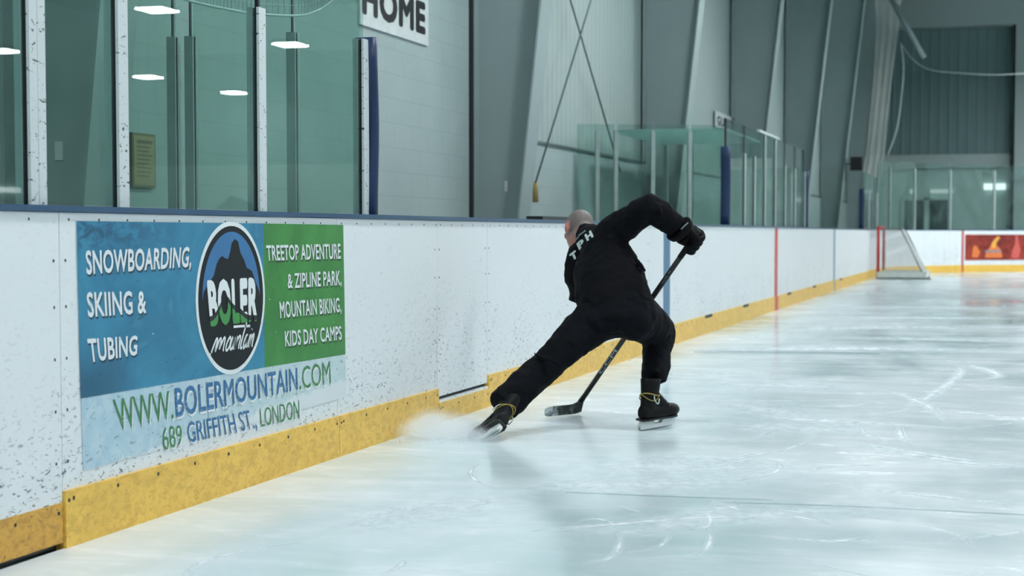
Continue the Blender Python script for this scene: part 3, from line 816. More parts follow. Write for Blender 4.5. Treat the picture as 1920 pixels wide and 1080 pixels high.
scr = [[(0, 0), (.02, .5), (.05, 1), (.08, .9), (.08, .3), (.09, .1), (.12, .8), (.15, 1), (.17, .8), (.17, .2), (.20, .6), (.23, 1), (.26, .9), (.27, .2), (.29, 0)],
       [(.36, .95), (.33, .6), (.33, .2), (.36, 0), (.40, .2), (.41, .7), (.38, 1), (.36, .95)],
       [(.44, 1), (.43, .4), (.45, .05), (.49, .2), (.51, .9), (.51, .2), (.53, 0)],
       [(.56, 1), (.56, 0), (.57, .6), (.61, 1), (.64, .8), (.64, .2), (.66, 0)],
       [(.71, 2.0), (.69, .8), (.69, .2), (.71, 0), (.73, .1)],
       [(.82, .95), (.78, .95), (.755, .5), (.76, .1), (.79, 0), (.82, .5), (.825, 1), (.825, .3), (.845, 0)],
       [(.88, 1), (.87, .3), (.885, 0)], [(.885, 1.35), (.89, 1.42)],
       [(.915, 1), (.915, 0), (.93, .6), (.96, 1), (.98, .8), (.98, .2), (1.0, 0)],
       [(.40, 1.75), (.6, 1.72), (.82, 1.66)], [(-.06, -.12), (-.005, -.1)]]
m = MB()
for st_ in scr:
    pts = [on_board(6.105 + a * 0.385 + 0.03 * b, 0.604 + 0.055 * b, 0.0080) for a, b in st_]
    m.ribbon(smooth_path(pts, 4), 0.0105, up=(1, 0, 0))
m.build('script_lettering', print_white, badge)

# ------------------------------------------------------------------ wall signs and fixtures
def on_wall(y, z, d): return V((WX + d, y, z))
def wall_sign(word, y0, y1, z0, z1, ly0, ly1, lz0, lz1, label):
    s_ = thing('wall_sign', label, 'sign', (WX, (y0 + y1) / 2, z0))
    MB().plate([(y0, z0), (y1, z0), (y1, z1), (y0, z1)], on_wall, 0.0, 0.02).build('sign_panel', plain('sign_white', S(206, 214, 214), 0.5), s_)
    m_ = MB(); quad_text(m_, word, (ly0, lz1), (ly0, lz0), (ly1, lz1), (ly1, lz0), on_wall, 0.0215, 0.05)
    m_.build('lettering', black_print, s_)
wall_sign('HOME', 12.0, 13.58, 2.715, 3.20, 12.04, 13.50, 2.80, 3.075, 'white HOME sign with black letters high on the block wall')
wall_sign('GUEST', 28.35, 30.25, 2.93, 3.20, 28.45, 30.15, 2.97, 3.13, 'white GUEST sign small above the roofed box')

nb = thing('notice_board', 'brown framed notice board on the wall behind the near glass', 'notice board', (WX, 8.68, 1.36))
tan = plain('tan_notice', S(158, 142, 100), 0.5, scale=14)
MB().plate([(8.49, 1.36), (8.76, 1.36), (8.76, 1.675), (8.49, 1.675)], on_wall, 0.0, 0.02).build('frame', plain('brown_frame', S(112, 104, 72), 0.5), nb)
MB().plate([(8.505, 1.375), (8.745, 1.375), (8.745, 1.66), (8.505, 1.66)], on_wall, 0.02, 0.022).build('notice', tan, nb)
m = MB()
for i in range(9):
    z = 1.615 - i * 0.024
    m.plate([(8.54, z), (8.72 - 0.02 * (i % 3), z), (8.72 - 0.02 * (i % 3), z + (0.02 if i == 0 else 0.008)), (8.54, z + (0.02 if i == 0 else 0.008))], on_wall, 0.022, 0.0226)
m.build('printed_lines', plain('print_brown', S(112, 100, 70), 0.6), nb)

def plaque(y, x, z0, z1, wdt, label, mat):
    m_ = MB().plate([(x - wdt / 2, z0), (x + wdt / 2, z0), (x + wdt / 2, z1), (x - wdt / 2, z1)], lambda a, b, d: V((a, y - d, b)), 0.0, 0.008)
    tag(m_.build('plaque', mat, loc=(x, y, z0)), label, 'plaque')
wht = plain('plaque_white', S(214, 220, 220), 0.5)
plaque(7.392, *(-1.49, 1.465, 1.56, 0.045), 'white upright plaque on the dark column behind the near glass', wht)
plaque(15.012, -1.43, 1.49, 1.59, 0.03, 'small white upright plaque on the grey column left of the cables', wht)

# cable braces in the bay left of the skater
def brace(a, b, label, tagged, ext=2.1):
    th = thing('cable_brace', label, 'cable', tuple(b))
    top = V(b) + (V(a) - V(b)) * ext
    MB().loft([top, b], 0.011, n=8).build('cable', M['cable'], th)
    if tagged:
        a, b = V(a), V(b); t_ = (b - a).normalized()
        MB().loft([b - t_ * 0.02, b + V((0, 0, -0.06)), b + V((0, 0, -0.20))], [(0.02, 0.012), (0.03, 0.012), (0.034, 0.012)], side=(1, 0, 0), n=8).build('tag', plain('tan_tag', S(168, 146, 92), 0.6), th)
brace((-1.4500, 18.5041, 3.8357), (-1.5800, 16.5532, 1.6165), 'straight steel cable brace slanting down left to a tan tag', True)
brace((-1.6200, 18.0458, 3.7795), (-1.6400, 20.7499, 1.8824), 'steel cable brace slanting down right behind the skater', False, 1.2)
lg = MB().box(-0.10, -0.02, 11.25, 12.0, 1.19, 1.215).box(-0.14, -0.10, 11.25, 12.0, 1.15, 1.215)
tag(lg.build('bench_ledge', M['black_metal'], loc=(-0.06, 11.6, 1.19)), 'black ledge on the board top left of the bald head', 'ledge')

spk = thing('loudspeaker', 'small black loudspeaker hung beside the far column above the goal', 'speaker', (-0.75, 45.4, 2.8))
MB().box(-0.93, -0.62, 45.25, 45.6, 2.78, 3.14).build('cabinet', M['black_metal'], spk)
MB().box(-1.08, -0.93, 45.38, 45.44, 2.94, 2.98).build('bracket', M['cable'], spk)

# netting
def net_fabric(name, a):
    t = NT(name)
    tr = t.n('BsdfTransparent'); b = t.n('BsdfDiffuse'); b.inputs[0].default_value = S(232, 234, 228)
    mx = t.n('MixShader'); t.put(mx.inputs[0], t.ramp(t.noise(t.pos(), 0.8, 2), 0.3, 0.7, a * 0.8, a))
    t.t.links.new(tr.outputs[0], mx.inputs[1]); t.t.links.new(b.outputs[0], mx.inputs[2])
    return t.done(mx.outputs[0])
m = MB()
YN = 49.0
rows = [(1668, -20, 1694, -20), (1655, 60, 1690, 60), (1644, 150, 1682, 150), (1634, 230, 1678, 230), (1626, 290, 1674, 290), (1617, 332, 1652, 344)]
tops = [[(-0.5884, 48.6000, 8.0714), (0.1570, 48.6000, 8.0401)], [(-0.5158, 48.6000, 6.8548), (0.0813, 48.6000, 6.8341)], [(-0.5914, 48.6000, 5.4880), (-0.0825, 48.6000, 5.4745)], [(-0.6991, 48.6000, 4.2695), (-0.1888, 48.6000, 4.2597)], [(-0.7800, 48.6000, 3.3525), (-0.2688, 48.6000, 3.3456)], [(-0.8946, 48.6000, 2.7404), (-0.3503, 48.6000, 2.5514)]]
N = 22; vs = []; fs = []
for a, b in tops:
    a, b = V(a), V(b)
    for k in range(N + 1):
        u = k / N
        vs.append(a.lerp(b, u) + V((0, 0.012 * math.sin(u * 3 * 2 * PI), 0)))
for i in range(len(tops) - 1):
    for k in range(N): fs.append((i * (N + 1) + k, i * (N + 1) + k + 1, (i + 1) * (N + 1) + k + 1, (i + 1) * (N + 1) + k))
m.add(vs, fs, 0, True)
nt_ = m.build('safety_net', net_fabric('net_fabric', 0.52), loc=(0, 48.6, 3))
tag(nt_, 'bunched white safety net hanging above the goal corner', 'net')
rp = MB().loft(smooth_path([(0.1442, 48.6000, 6.5292), (0.5058, 48.6000, 6.0338), (0.9964, 48.6000, 5.7326), (1.8035, 48.6000, 5.6197), (2.9625, 48.6000, 5.5429), (4.5269, 48.6000, 5.6182)], 6), 0.012, n=6)
tag(rp.build('net_rope', M['rope'], loc=(0, 48.6, 6)), 'thin rope sagging across the dark far wall', 'rope')
rp = MB().loft(smooth_path([(0.1747, 48.6000, 6.4526), (0.2418, 48.6000, 5.7690), (0.1908, 48.6000, 5.0120), (0.0818, 48.6000, 4.1024), (-0.1786, 48.6000, 3.3138)], 6), 0.02, n=6)
tag(rp.build('net_rope', M['rope'], loc=(0, 48.6, 5)), 'rope edge hanging down beside the bunched safety net', 'rope')
st = MB().loft([(-0.1184, 47.0000, 7.7393), (0.8915, 47.0000, 5.9206)], 0.07, n=10)
tag(st.build('roof_brace', M['steel_paint'], loc=(0.8915, 47.0000, 5.9206)), 'pale steel roof brace slanting down at the top of the far end', 'brace')

m = MB()
hem = smooth_path([(-0.3000, 6.4107, 2.1069), (-0.3000, 6.6154, 2.1068), (-0.3000, 6.8640, 2.1156), (-0.3000, 7.1986, 2.1338), (-0.3000, 7.6921, 2.1881), (-0.3000, 7.8931, 2.2324), (-0.3000, 8.0467, 2.2852), (-0.3000, 8.2059, 2.3568)], 8)
m.loft(hem, 0.006, n=6)
for i, p in enumerate(hem[::1]):
    m.loft([p, p + V((0, 0.03, 0.45))], 0.0012, n=4)
    m.loft([p, p + V((0, -0.03, 0.45))], 0.0012, n=4)
for k in range(1, 8):
    m.loft([q + V((0, 0, 0.05 * k)) for q in hem[::4]], 0.0012, n=4)
tag(m.build('safety_net', M['rope'], loc=(-0.3, 7, 2.1)), 'sagging rope hem of the net behind the near glass, cut by the picture top', 'net')

# ------------------------------------------------------------------ lamps, and glowing bars added for reflections
def ceiling_lamp(x, y, first=[None]):
    if first[0] is None:
        th = thing('ceiling_lamp', 'white square ceiling lamp, some mirrored in the near glass, far rows added', 'lamp', (x, y, 6.1), 'ceiling lamps over the ice')
        MB().box(x - 0.36, x + 0.36, y - 0.43, y + 0.43, 6.13, 6.24).loft([(x, y, 6.24), (x, y, 9.38)], 0.012, n=6).build('housing', M['black_metal'], th)
        MB().box(x - 0.33, x + 0.33, y - 0.40, y + 0.40, 6.11, 6.13).build('diffuser', M['lamp'], th)
        first[0] = th
        return th
    r = first[0].copy(); COL.objects.link(r); r.location = (x, y, 6.1)
    for ch in first[0].children:
        c = ch.copy(); COL.objects.link(c); c.parent = r
    return r
for x, ys_ in ((15.2, [33.6, 40.8, 26.7, 20.4, 14.1, 7.8, 1.5]), (7.4, [1.5, 7.8, 14.1, 20.4, 26.7, 33.0, 39.4, 45.7]), (23.4, [39.9, 47.9, 54.1, 2.0, 9.0, 16.0, 24.0, 32.0]), (1.6, [-4, 2.0, 7.5, 13.0, 18.5, 24.0]), (10.0, [43.0, 47.0, 50.5, 54.0]), (4.8, [33.0, 38.5, 43.5, 48.0])):  # last two rows are unseen lamps added to brighten the far end
    for y in ys_:
        ceiling_lamp(x, y)
def glow_strip(x0, x1, y0, y1, z0, z1, label, mat='dim_reflection'):
    o = MB().box(x0, x1, y0, y1, z0, z1).build('glow_strip', M[mat], loc=((x0 + x1) / 2, (y0 + y1) / 2, z0))
    tag(o, label, 'lamp')
glow_strip(29.9, 29.98, 48.9, 50.6, 2.5, 2.68, 'long white strip lamp on the opposite wall mirrored at the left edge', 'tube_lamp')
glow_strip(2.40, 3.08, 55.9, 55.98, 2.50, 2.70, 'bright glowing bar added for a reflection in the end glass, right of the doors', 'wall_reflection')  # this and the next two bars are added for end glass reflections
glow_strip(0.70, 1.42, 55.9, 55.98, 2.40, 2.52, 'dim glowing bar added for a reflection in the end glass, above the right dark door')
glow_strip(0.05, 0.25, 55.9, 55.98, 2.40, 2.52, 'short glowing bar added for a reflection in the end glass, above the left dark door')
glow_strip(-1.68, -1.62, 33.2, 34.9, 2.0, 2.12, 'short glowing bar added for a reflection in the glass right of the thick blue pad')  # glowing bar behind the pane, in place of a reflection on it

# ------------------------------------------------------------------ red advert on the far end boards
def end_point(x):
    """point and inward normal of the end boards at a given x"""
    dx = R0 - x
    if dx > 0:
        yv = math.sqrt(R0 * R0 - dx * dx)
        return V((x, YE - R0 + yv, 0)), V((dx / R0, -yv / R0, 0))
    return V((x, YE, 0)), V((0, -1, 0))
def on_end(x, z, d):
    p, nr = end_point(x)
    q = p + nr * d
    return V((q.x, q.y, z))
ad = thing('advertising_sign', 'red advert with orange flame shapes on the far end boards', 'sign', tuple(on_end(3, 0.32, 0)))
m = MB()
xs = [2.02 + 0.1 * i for i in range(25)]
vs = [on_end(x, z, 0.004) for x in xs for z in (0.33, 1.055)]
m.add(vs, [(2 * i, 2 * i + 2, 2 * i + 3, 2 * i + 1) for i in range(len(xs) - 1)])
def ad_mat():
    t = NT('red_print'); p = t.pos()
    n = t.noise(t.map(p, scale=(2.4, 0.6, 2.0)), 1.0, 4, 0.6, 0.6)
    c = t.mix(t.ramp(n, 0.35, 0.7), S(104, 32, 30), S(160, 60, 46))
    return t.done(t.principled(c, 0.4, 0, 0.4))
m.build('sign_panel', ad_mat(), ad)
flame = plain('orange_print', S(226, 122, 62), 0.5); yel = plain('yellow_print', S(232, 170, 70), 0.5); pnk = plain('rose_print', S(208, 92, 84), 0.5)
def end_shape(poly, d, mat, name):
    m_ = MB(); m_.add([on_end(x, z, d) for x, z in poly], [tuple(range(len(poly)))]); m_.build(name, mat, ad)
end_shape([(2.55, 0.40), (3.02, 0.40), (3.0, 0.56), (2.94, 0.68), (2.86, 0.74), (2.80, 0.70), (2.72, 0.80), (2.66, 0.66), (2.58, 0.58)], 0.007, flame, 'flame_shape')
end_shape([(2.74, 0.66), (2.84, 0.70), (2.86, 0.84), (2.95, 0.96), (2.90, 1.02), (2.80, 0.92), (2.72, 0.80)], 0.009, yel, 'flame_shape')
end_shape([(2.20, 0.42), (2.36, 0.40), (2.42, 0.56), (2.34, 0.72), (2.26, 0.76), (2.22, 0.62)], 0.007, flame, 'flame_shape')
end_shape([(3.26, 0.38), (3.46, 0.38), (3.52, 0.62), (3.46, 0.80), (3.44, 1.03), (3.37, 1.03), (3.36, 0.80), (3.28, 0.60)], 0.007, pnk, 'bottle_shape')
end_shape([(3.66, 0.38), (3.9, 0.38), (3.95, 0.62), (3.88, 0.80), (3.84, 1.03), (3.77, 1.03), (3.76, 0.80), (3.68, 0.60)], 0.007, pnk, 'bottle_shape')
m = MB()
for i, wd in enumerate((0.05, 0.06, 0.04, 0.06, 0.05, 0.05, 0.06)):
    x = 2.56 + i * 0.062
    m.add([on_end(x, 0.545, 0.011), on_end(x + 0.05, 0.545, 0.011), on_end(x + 0.05, 0.545 + wd + 0.02, 0.011), on_end(x, 0.545 + wd + 0.02, 0.011)], [(0, 1, 2, 3)])
m.build('blurred_lettering', plain('grey_blue_print', S(128, 138, 156), 0.5), ad)

# ------------------------------------------------------------------ goal
gx, ga, gb = 0.19, 40.35, 42.18
goal = thing('hockey_goal', 'red framed hockey goal standing sideways against the boards', 'goal', (gx, (ga + gb) / 2, 0))
red = plain('red_goal_paint', S(186, 32, 38), 0.4); wpipe = plain('white_goal_paint', S(92, 98, 98), 0.4)
for y in (ga, gb): MB().loft([(gx, y, 0.0), (gx, y, 1.22)], 0.038, n=12).build('post', red, goal)
MB().loft([(gx, ga - 0.03, 1.22), (gx, gb + 0.03, 1.22)], 0.038, n=12).build('crossbar', red, goal)
topx, botx = gx + 0.50, gx + 1.08
m = MB()
for y in (ga, gb):
    m.loft(smooth_path([(gx, y, 1.20), (gx + 0.3, y, 1.20), (topx, y, 1.18), (topx + 0.12, y, 1.0), (botx, y, 0.04)], 6), 0.012, n=8)
m.loft([(topx, ga, 1.18), (topx, gb, 1.18)], 0.018, n=8)
m.build('back_frame', wpipe, goal)
m = MB().box(gx - 0.02, botx + 0.02, ga - 0.06, ga + 0.04, 0.03, 0.17).box(gx - 0.02, botx + 0.02, gb - 0.04, gb + 0.06, 0.03, 0.17).box(botx - 0.03, botx + 0.05, ga, gb, 0.03, 0.17)
m.build('skirt_padding', plain('goal_padding', S(206, 212, 208), 0.7, bump=0.2), goal)
MB().box(gx - 0.02, botx + 0.02, ga - 0.065, ga + 0.02, 0.0, 0.03).box(botx - 0.03, botx + 0.055, ga, gb, 0.0, 0.03).build('base_frame', M['dark'], goal)
m = MB()
def net_panel(c00, c10, c11, c01, nu, nv):
    c00, c10, c11, c01 = map(V, (c00, c10, c11, c01))
    def P(u, v): return (c00 * (1 - u) + c10 * u) * (1 - v) + (c01 * (1 - u) + c11 * u) * v
    for i in range(nu + 1):
        m.loft([P(i / nu, 0), P(i / nu, 1)], 0.0045, n=3, cap=False)
    for j in range(nv + 1):
        m.loft([P(0, j / nv), P(1, j / nv)], 0.0045, n=3, cap=False)
for y in (ga, gb): net_panel((gx, y, 0.12), (botx, y, 0.12), (topx, y, 1.18), (gx, y, 1.18), 20, 22)
net_panel((botx, ga, 0.12), (botx, gb, 0.12), (topx, gb, 1.18), (topx, ga, 1.18), 30, 22)
net_panel((gx, ga, 1.2), (gx, gb, 1.2), (topx, gb, 1.18), (topx, ga, 1.18), 30, 8)
m.build('netting', plain('white_twine', S(176, 182, 180), 0.8), goal)
pk = MB().loft([(1.3900, 40.1201, 0.0000), V((1.3900, 40.1201, 0.0000)) + V((0, 0, 0.025))], 0.05, n=20)
tag(pk.build('hockey_puck', M['black_metal'], loc=(1.3900, 40.1201, 0.0000)), 'tiny dark puck on the ice right of the goal', 'puck')

# ------------------------------------------------------------------ the skater
HIPS = V((1.0305, 8.9600, 0.6164))
person = None
def fabric(name, c, b=0.25, sc_=34):
    t = NT(name)
    p = t.pos()
    f = t.noise(t.map(p, rot=(0.4, 0.2, 0.5), scale=(1, 1, 2.4)), 9, 4, 0.6, 0.8)
    fine = t.noise(p, 420, 2)
    h = t.math('ADD', t.math('MULTIPLY', f, 1.0), t.math('MULTIPLY', fine, 0.05))
    base = t.mix(t.ramp(f, 0.3, 0.7), c, tuple(v * 1.35 for v in c[:3]) + (1,))
    return t.done(t.principled(base, 0.85, 0, 0.12, t.bump(h, b, 0.02)))
jac_m = fabric('black_jacket_cloth', S(11, 12, 17)); pant_m = fabric('black_trouser_cloth', S(11, 13, 18))

sh_r, el_r, wr_r = V((1.0194, 9.1200, 1.1101)), V((1.2316, 9.0000, 1.2458)), V((1.3628, 9.1000, 1.1277))
sh_l, el_l, ha_l = V((0.7394, 9.3400, 0.9487)), V((0.7115, 9.4000, 0.7532)), V((1.0804, 9.4300, 0.5812))
hand_r = V((1.4432, 9.1400, 1.0652))
hip_l, kn_l, an_l = V((0.9216, 8.9300, 0.6043)), V((0.7077, 8.7000, 0.3576)), V((0.5360, 8.4500, 0.1456))
hip_r, kn_r, an_r = V((1.1658, 8.9800, 0.6293)), V((1.2173, 9.3200, 0.5274)), V((1.2468, 9.0500, 0.1959))
neck0, neck1 = V((0.8302, 9.2700, 1.0673)), V((0.7475, 9.3700, 1.0981))
head_c = V((0.7121, 9.4200, 1.1201))
spine = [V((1.0481, 8.9500, 0.6112)), V((1.0208, 9.0000, 0.7279)), V((0.9536, 9.1000, 0.8746)), V((0.9067, 9.1900, 0.9883)), V((0.8517, 9.2600, 1.0550))]
lat = (sh_r - sh_l).normalized()

# head frame: face turned down and to the left, away from the camera
hF = V((-0.60, 0.66, -0.45)).normalized()
hU = V((-0.05, 0.45, 0.89)); hU = (hU - hF * hU.dot(hF)).normalized()
hL = hU.cross(hF)
def hp(f, l, u): return head_c + hF * f + hL * l + hU * u
body = MB()
body.ball(hp(-0.008, 0, 0.018), hF * 0.099, hL * 0.080, hU * 0.094)
body.ball(hp(0.022, 0, -0.055), hF * 0.066, hL * 0.060, hU * 0.068)
body.ball(hp(0.040, 0, -0.096), hF * 0.040, hL * 0.040, hU * 0.030)
body.ball(hp(0.068, 0, 0.030), hF * 0.024, hL * 0.056, hU * 0.022)
for s in (-1, 1):
    body.ball(hp(0.060, s * 0.036, -0.028), hF * 0.026, hL * 0.028, hU * 0.026)
    body.ball(hp(-0.012, s * 0.080, -0.022), hF * 0.018 + hL * 0.006 * s, hL * 0.010, hU * 0.033)
    body.ball(hp(-0.022, s * 0.088, -0.012), hF * 0.008, hL * 0.010, hU * 0.026)
body.loft([hp(0.088, 0, 0.014), hp(0.102, 0, -0.016), hp(0.110, 0, -0.034), hp(0.092, 0, -0.044)], [0.009, 0.013, 0.016, 0.012], side=tuple(hL), n=10)
body.loft([hp(0.086, -0.024, -0.068), hp(0.095, 0, -0.066), hp(0.086, 0.024, -0.068)], [0.005, 0.009, 0.005], n=8)
body.loft([neck0 + V((0.01, -0.05, -0.05)), neck0.lerp(neck1, 0.5), neck1 + hF * -0.02, hp(-0.02, 0, -0.03)], [0.066, 0.062, 0.060, 0.058], side=tuple(lat), n=16)
body.loft(spine, [(0.15, 0.10), (0.14, 0.10), (0.145, 0.10), (0.155, 0.10), (0.10, 0.07)], side=tuple(lat), n=20)
for a, b, c, ra, rb, rc in ((sh_r, el_r, wr_r, 0.052, 0.042, 0.030), (sh_l, el_l, ha_l + (el_l - ha_l).normalized() * 0.08, 0.052, 0.042, 0.030)):
    body.loft([a.lerp(neck0, 0.45), a, a.lerp(b, 0.5), b, b.lerp(c, 0.4), c], [0.05, ra + 0.002, ra * 0.85, rb * 0.9, rb * 0.8, rc * 0.75], n=12)
for a, b, c in ((hip_l, kn_l, an_l), (hip_r, kn_r, an_r)):
    body.loft([spine[0], a, a.lerp(b, 0.5), b, b.lerp(c, 0.4), c], [0.09, 0.075, 0.060, 0.040, 0.036, 0.018], n=14)

def skin_material():
    t = NT('skin')
    at = t.n('Attribute'); at.attribute_name = 'stubble'
    ar = t.n('Attribute'); ar.attribute_name = 'flush'
    n = t.noise(t.pos(), 30, 4)
    c = t.mix(t.ramp(n, 0.3, 0.7), S(186, 138, 126), S(172, 122, 112))
    c = t.mix(ar.outputs['Fac'], c, S(186, 84, 74))
    fl = t.ramp(t.noise(t.pos(), 260, 2), 0.3, 0.6, 0.85, 1.0)
    c = t.mix(t.math('MULTIPLY', at.outputs['Fac'], fl), c, S(102, 98, 97))
    return t.done(t.principled(c, 0.5, 0, 0.4))
person = bake(body, 'person', skin_material(), voxel=0.0065, smooth=3, loc=tuple(V((HIPS.x, HIPS.y, 0.0))))
tag(person, 'bald skater in black tracksuit leaning over a hockey stick, seen from behind', 'person')
me = person.data
sa = me.attributes.new('stubble', 'FLOAT', 'POINT'); fa = me.attributes.new('flush', 'FLOAT', 'POINT')
org = ORIGIN[person.name]
def sstep(a, b, x):
    x = max(0, min(1, (x - a) / (b - a))); return x * x * (3 - 2 * x)
for i, v in enumerate(me.vertices):
    q = v.co + org - head_c
    f, l, u = q.dot(hF), q.dot(hL), q.dot(hU)
    sb = sstep(0.100, 0.074, u) * sstep(-0.10, -0.05, u) * sstep(0.06, 0.02, f)
    if u < -0.05: sb *= 0.5
    near = 1.0 if q.length < 0.16 else 0.0
    sb *= near
    ear = near if abs(l) > 0.074 and u < 0.02 and f < 0.02 else 0.0
    sa.data[i].value = sb * (1 - ear) * 0.95
    fa.data[i].value = near * max(0.42 * ear, 0.35 * sstep(0.055, 0.1, u), 0.3 * sstep(0.05, 0.08, abs(l)) * sstep(0.0, -0.03, u))
eye_m = plain('eye', S(206, 204, 198), 0.3); iris_m = plain('iris', S(52, 40, 32), 0.3)
for s in (-1, 1):
    MB().ball(hp(0.084, s * 0.032, 0.004), hF * 0.010, hL * 0.013, hU * 0.009).ball(hp(0.0925, s * 0.033, 0.004), hF * 0.0025, hL * 0.005, hU * 0.005, m=1).build('eye', [eye_m, iris_m], person)

# jacket
j = MB()
j.loft([V((1.0559, 8.9550, 0.6468)), V((1.0293, 8.9900, 0.7224)), V((0.9744, 9.0650, 0.8304)), V((0.9369, 9.1300, 0.9193)), V((0.9067, 9.1900, 0.9944)), V((0.8680, 9.2450, 1.0490)), V((0.8352, 9.2750, 1.0734))],
       [(0.212, 0.150), (0.212, 0.152), (0.205, 0.148), (0.192, 0.140), (0.168, 0.125), (0.115, 0.095), (0.082, 0.075)], side=[(1, 0, 0.0), (1, 0, 0.03), (1, -0.1, 0.12), (1, -0.25, 0.25), tuple(lat), tuple(lat), tuple(lat)], n=28)
j.loft([neck0 + V((0.015, -0.04, -0.03)), neck0, neck0.lerp(neck1, 0.42), neck0.lerp(neck1, 0.62)], [0.088, 0.080, 0.075, 0.073], side=tuple(lat), n=20)
def sleeve(a, b, c, r):
    j.loft([a.lerp(neck0, 0.6) + V((0, 0, -0.01)), a.lerp(neck0, 0.15), a.lerp(b, 0.35), a.lerp(b, 0.75), b, b.lerp(c, 0.3), b.lerp(c, 0.7), c], r, n=18)
sleeve(sh_r, el_r, wr_r, [0.078, 0.094, 0.087, 0.080, 0.079, 0.078, 0.072, 0.062])
sleeve(sh_l, el_l, el_l.lerp(ha_l, 0.72), [0.075, 0.090, 0.084, 0.080, 0.078, 0.074, 0.068, 0.06])
j.ball(sh_r.lerp(spine[3], 0.45), lat * 0.11, V((0, 0.10, 0)), V((0, 0, 0.10)))
j.ball(sh_l.lerp(spine[3], 0.40) + V((0, 0, -0.02)), lat * 0.10, V((0, 0.10, 0)), V((0, 0, 0.10)))
# folds
for (p, q, r) in ((V((1.2618, 8.9700, 1.2864)), V((1.3153, 8.9300, 1.1799)), 0.012), (V((1.1115, 9.0000, 0.9969)), V((1.2090, 9.0000, 0.8727)), 0.012)):
    j.loft([p, p.lerp(q, 0.5), q], [0.006, r, 0.006], n=8)
jacket = bake(j, 'jacket', jac_m, person, voxel=0.0095, smooth=5, disp=[(0.10, 0.022), (0.04, 0.010)])

# trousers
tr_ = MB()
tr_.loft([V((1.0445, 8.9900, 0.7286)), V((1.0529, 8.9550, 0.6557)), V((1.0558, 8.9300, 0.6005)), V((1.0620, 8.9300, 0.5530))], [(0.200, 0.138), (0.214, 0.150), (0.205, 0.150), (0.13, 0.11)], side=(1, 0, 0), n=26)
tr_.ball(V((1.1565, 8.9400, 0.6015)), V((0.120, 0, 0)), V((0, 0.13, 0)), V((0, 0, 0.098)))
tr_.ball(V((0.9570, 8.9100, 0.6059)), V((0.120, 0, 0)), V((0, 0.135, 0)), V((0, 0, 0.105)))
hem_l = V((0.5315, 8.4550, 0.1594))
tr_.loft([V((1.0351, 8.9400, 0.6412)), hip_l, hip_l.lerp(kn_l, 0.35), hip_l.lerp(kn_l, 0.75), kn_l, kn_l.lerp(hem_l, 0.3), kn_l.lerp(hem_l, 0.7), hem_l], [0.135, 0.130, 0.112, 0.098, 0.092, 0.092, 0.094, 0.092], n=20)
hem_r = V((1.2401, 9.0800, 0.2892))
tr_.loft([V((1.0807, 8.9400, 0.6419)), hip_r, hip_r.lerp(kn_r, 0.4), hip_r.lerp(kn_r, 0.8), kn_r + V((0.0, 0.0, 0.01))], [0.13, 0.136, 0.120, 0.108, 0.094], n=20)
tr_.loft([kn_r + V((0, 0.01, 0.03)), kn_r + V((0, -0.02, -0.04)), kn_r.lerp(hem_r, 0.4), kn_r.lerp(hem_r, 0.75), hem_r, hem_r.lerp(an_r, 0.3)], [0.085, 0.096, 0.086, 0.082, 0.080, 0.066], n=20)
for (p, q, r) in ((V((0.6635, 8.6200, 0.4415)), V((0.8247, 8.5800, 0.3842)), 0.020), (V((1.1942, 9.1200, 0.4841)), V((1.3158, 9.2000, 0.5117)), 0.014), (V((1.1886, 9.0200, 0.3408)), V((1.2959, 9.0000, 0.3151)), 0.014)):
    tr_.loft([p, p.lerp(q, 0.5) + V((0, -0.01, 0)), q], [0.008, r, 0.008], n=8)
trousers = bake(tr_, 'trousers', pant_m, person, voxel=0.0095, smooth=5, disp=[(0.12, 0.024), (0.045, 0.010)])
# bake the surface of a shape for printing on it
def tree_of(o):
    return BVHTree.FromPolygons([v.co + ORIGIN[o.name] for v in o.data.vertices], [list(p.vertices) for p in o.data.polygons])
jt = tree_of(jacket)
def print_on(word, c, u_dir, v_dir, h, width, nrm, weight, name, mat, parent, tree, words=None):
    vs_, fs_ = text_geo(word, weight)
    u_dir = V(u_dir).normalized(); v_dir = V(v_dir).normalized(); nrm = V(nrm).normalized()
    m_ = MB(); pts = []
    bm = bmesh.new(); bv = [bm.verts.new(q) for q in vs_]; bm.verts.index_update()
    for f_ in fs_:
        try: bm.faces.new([bv[i] for i in f_])
        except ValueError: pass
    bmesh.ops.triangulate(bm, faces=bm.faces[:])
    for it in range(2):
        long_e = [e for e in bm.edges if e.calc_length() > 0.14]
        bmesh.ops.subdivide_edges(bm, edges=long_e, cuts=1)
        bmesh.ops.triangulate(bm, faces=bm.faces[:])
    bm.verts.index_update()
    vs_ = [tuple(v_.co) for v_ in bm.verts]; fs_ = [[v_.index for v_ in f_.verts] for f_ in bm.faces]; bm.free()
    rows_ = []
    for u, v, dd in vs_:
        p = c + u_dir * (u - 0.5) * width + v_dir * (v - 0.5) * h
        hit = tree.ray_cast(p + nrm * 0.3, -nrm)
        rows_.append((p, dd, (hit[0] - p).dot(nrm) if hit[0] is not None and (hit[0] - p).length < 0.12 else None))
    front = max([r_[2] for r_ in rows_ if r_[2] is not None] or [0.0])
    for p, dd, dp in rows_:
        dp = front if dp is None else 0.65 * front + 0.35 * dp
        pts.append(p + nrm * (dp + 0.003 + dd))
    m_.add(pts, fs_)
    return m_.build(name, mat, parent)
white_cloth = plain('white_cloth_print', S(190, 206, 206), 0.7)
out_n = V((0.19, -0.97, 0.12))
for ch, (px_) in zip('TPH', (V((0.7371, 9.2000, 0.9692)), V((0.7845, 9.2000, 1.0245)), V((0.8349, 9.2000, 1.0675)))):
    print_on(ch, px_, V((0.80, 0.15, 0.60)), V((-0.46, 0.2, 0.86)), 0.046, 0.046, out_n, 0.06, 'lettering', white_cloth, jacket, jt)
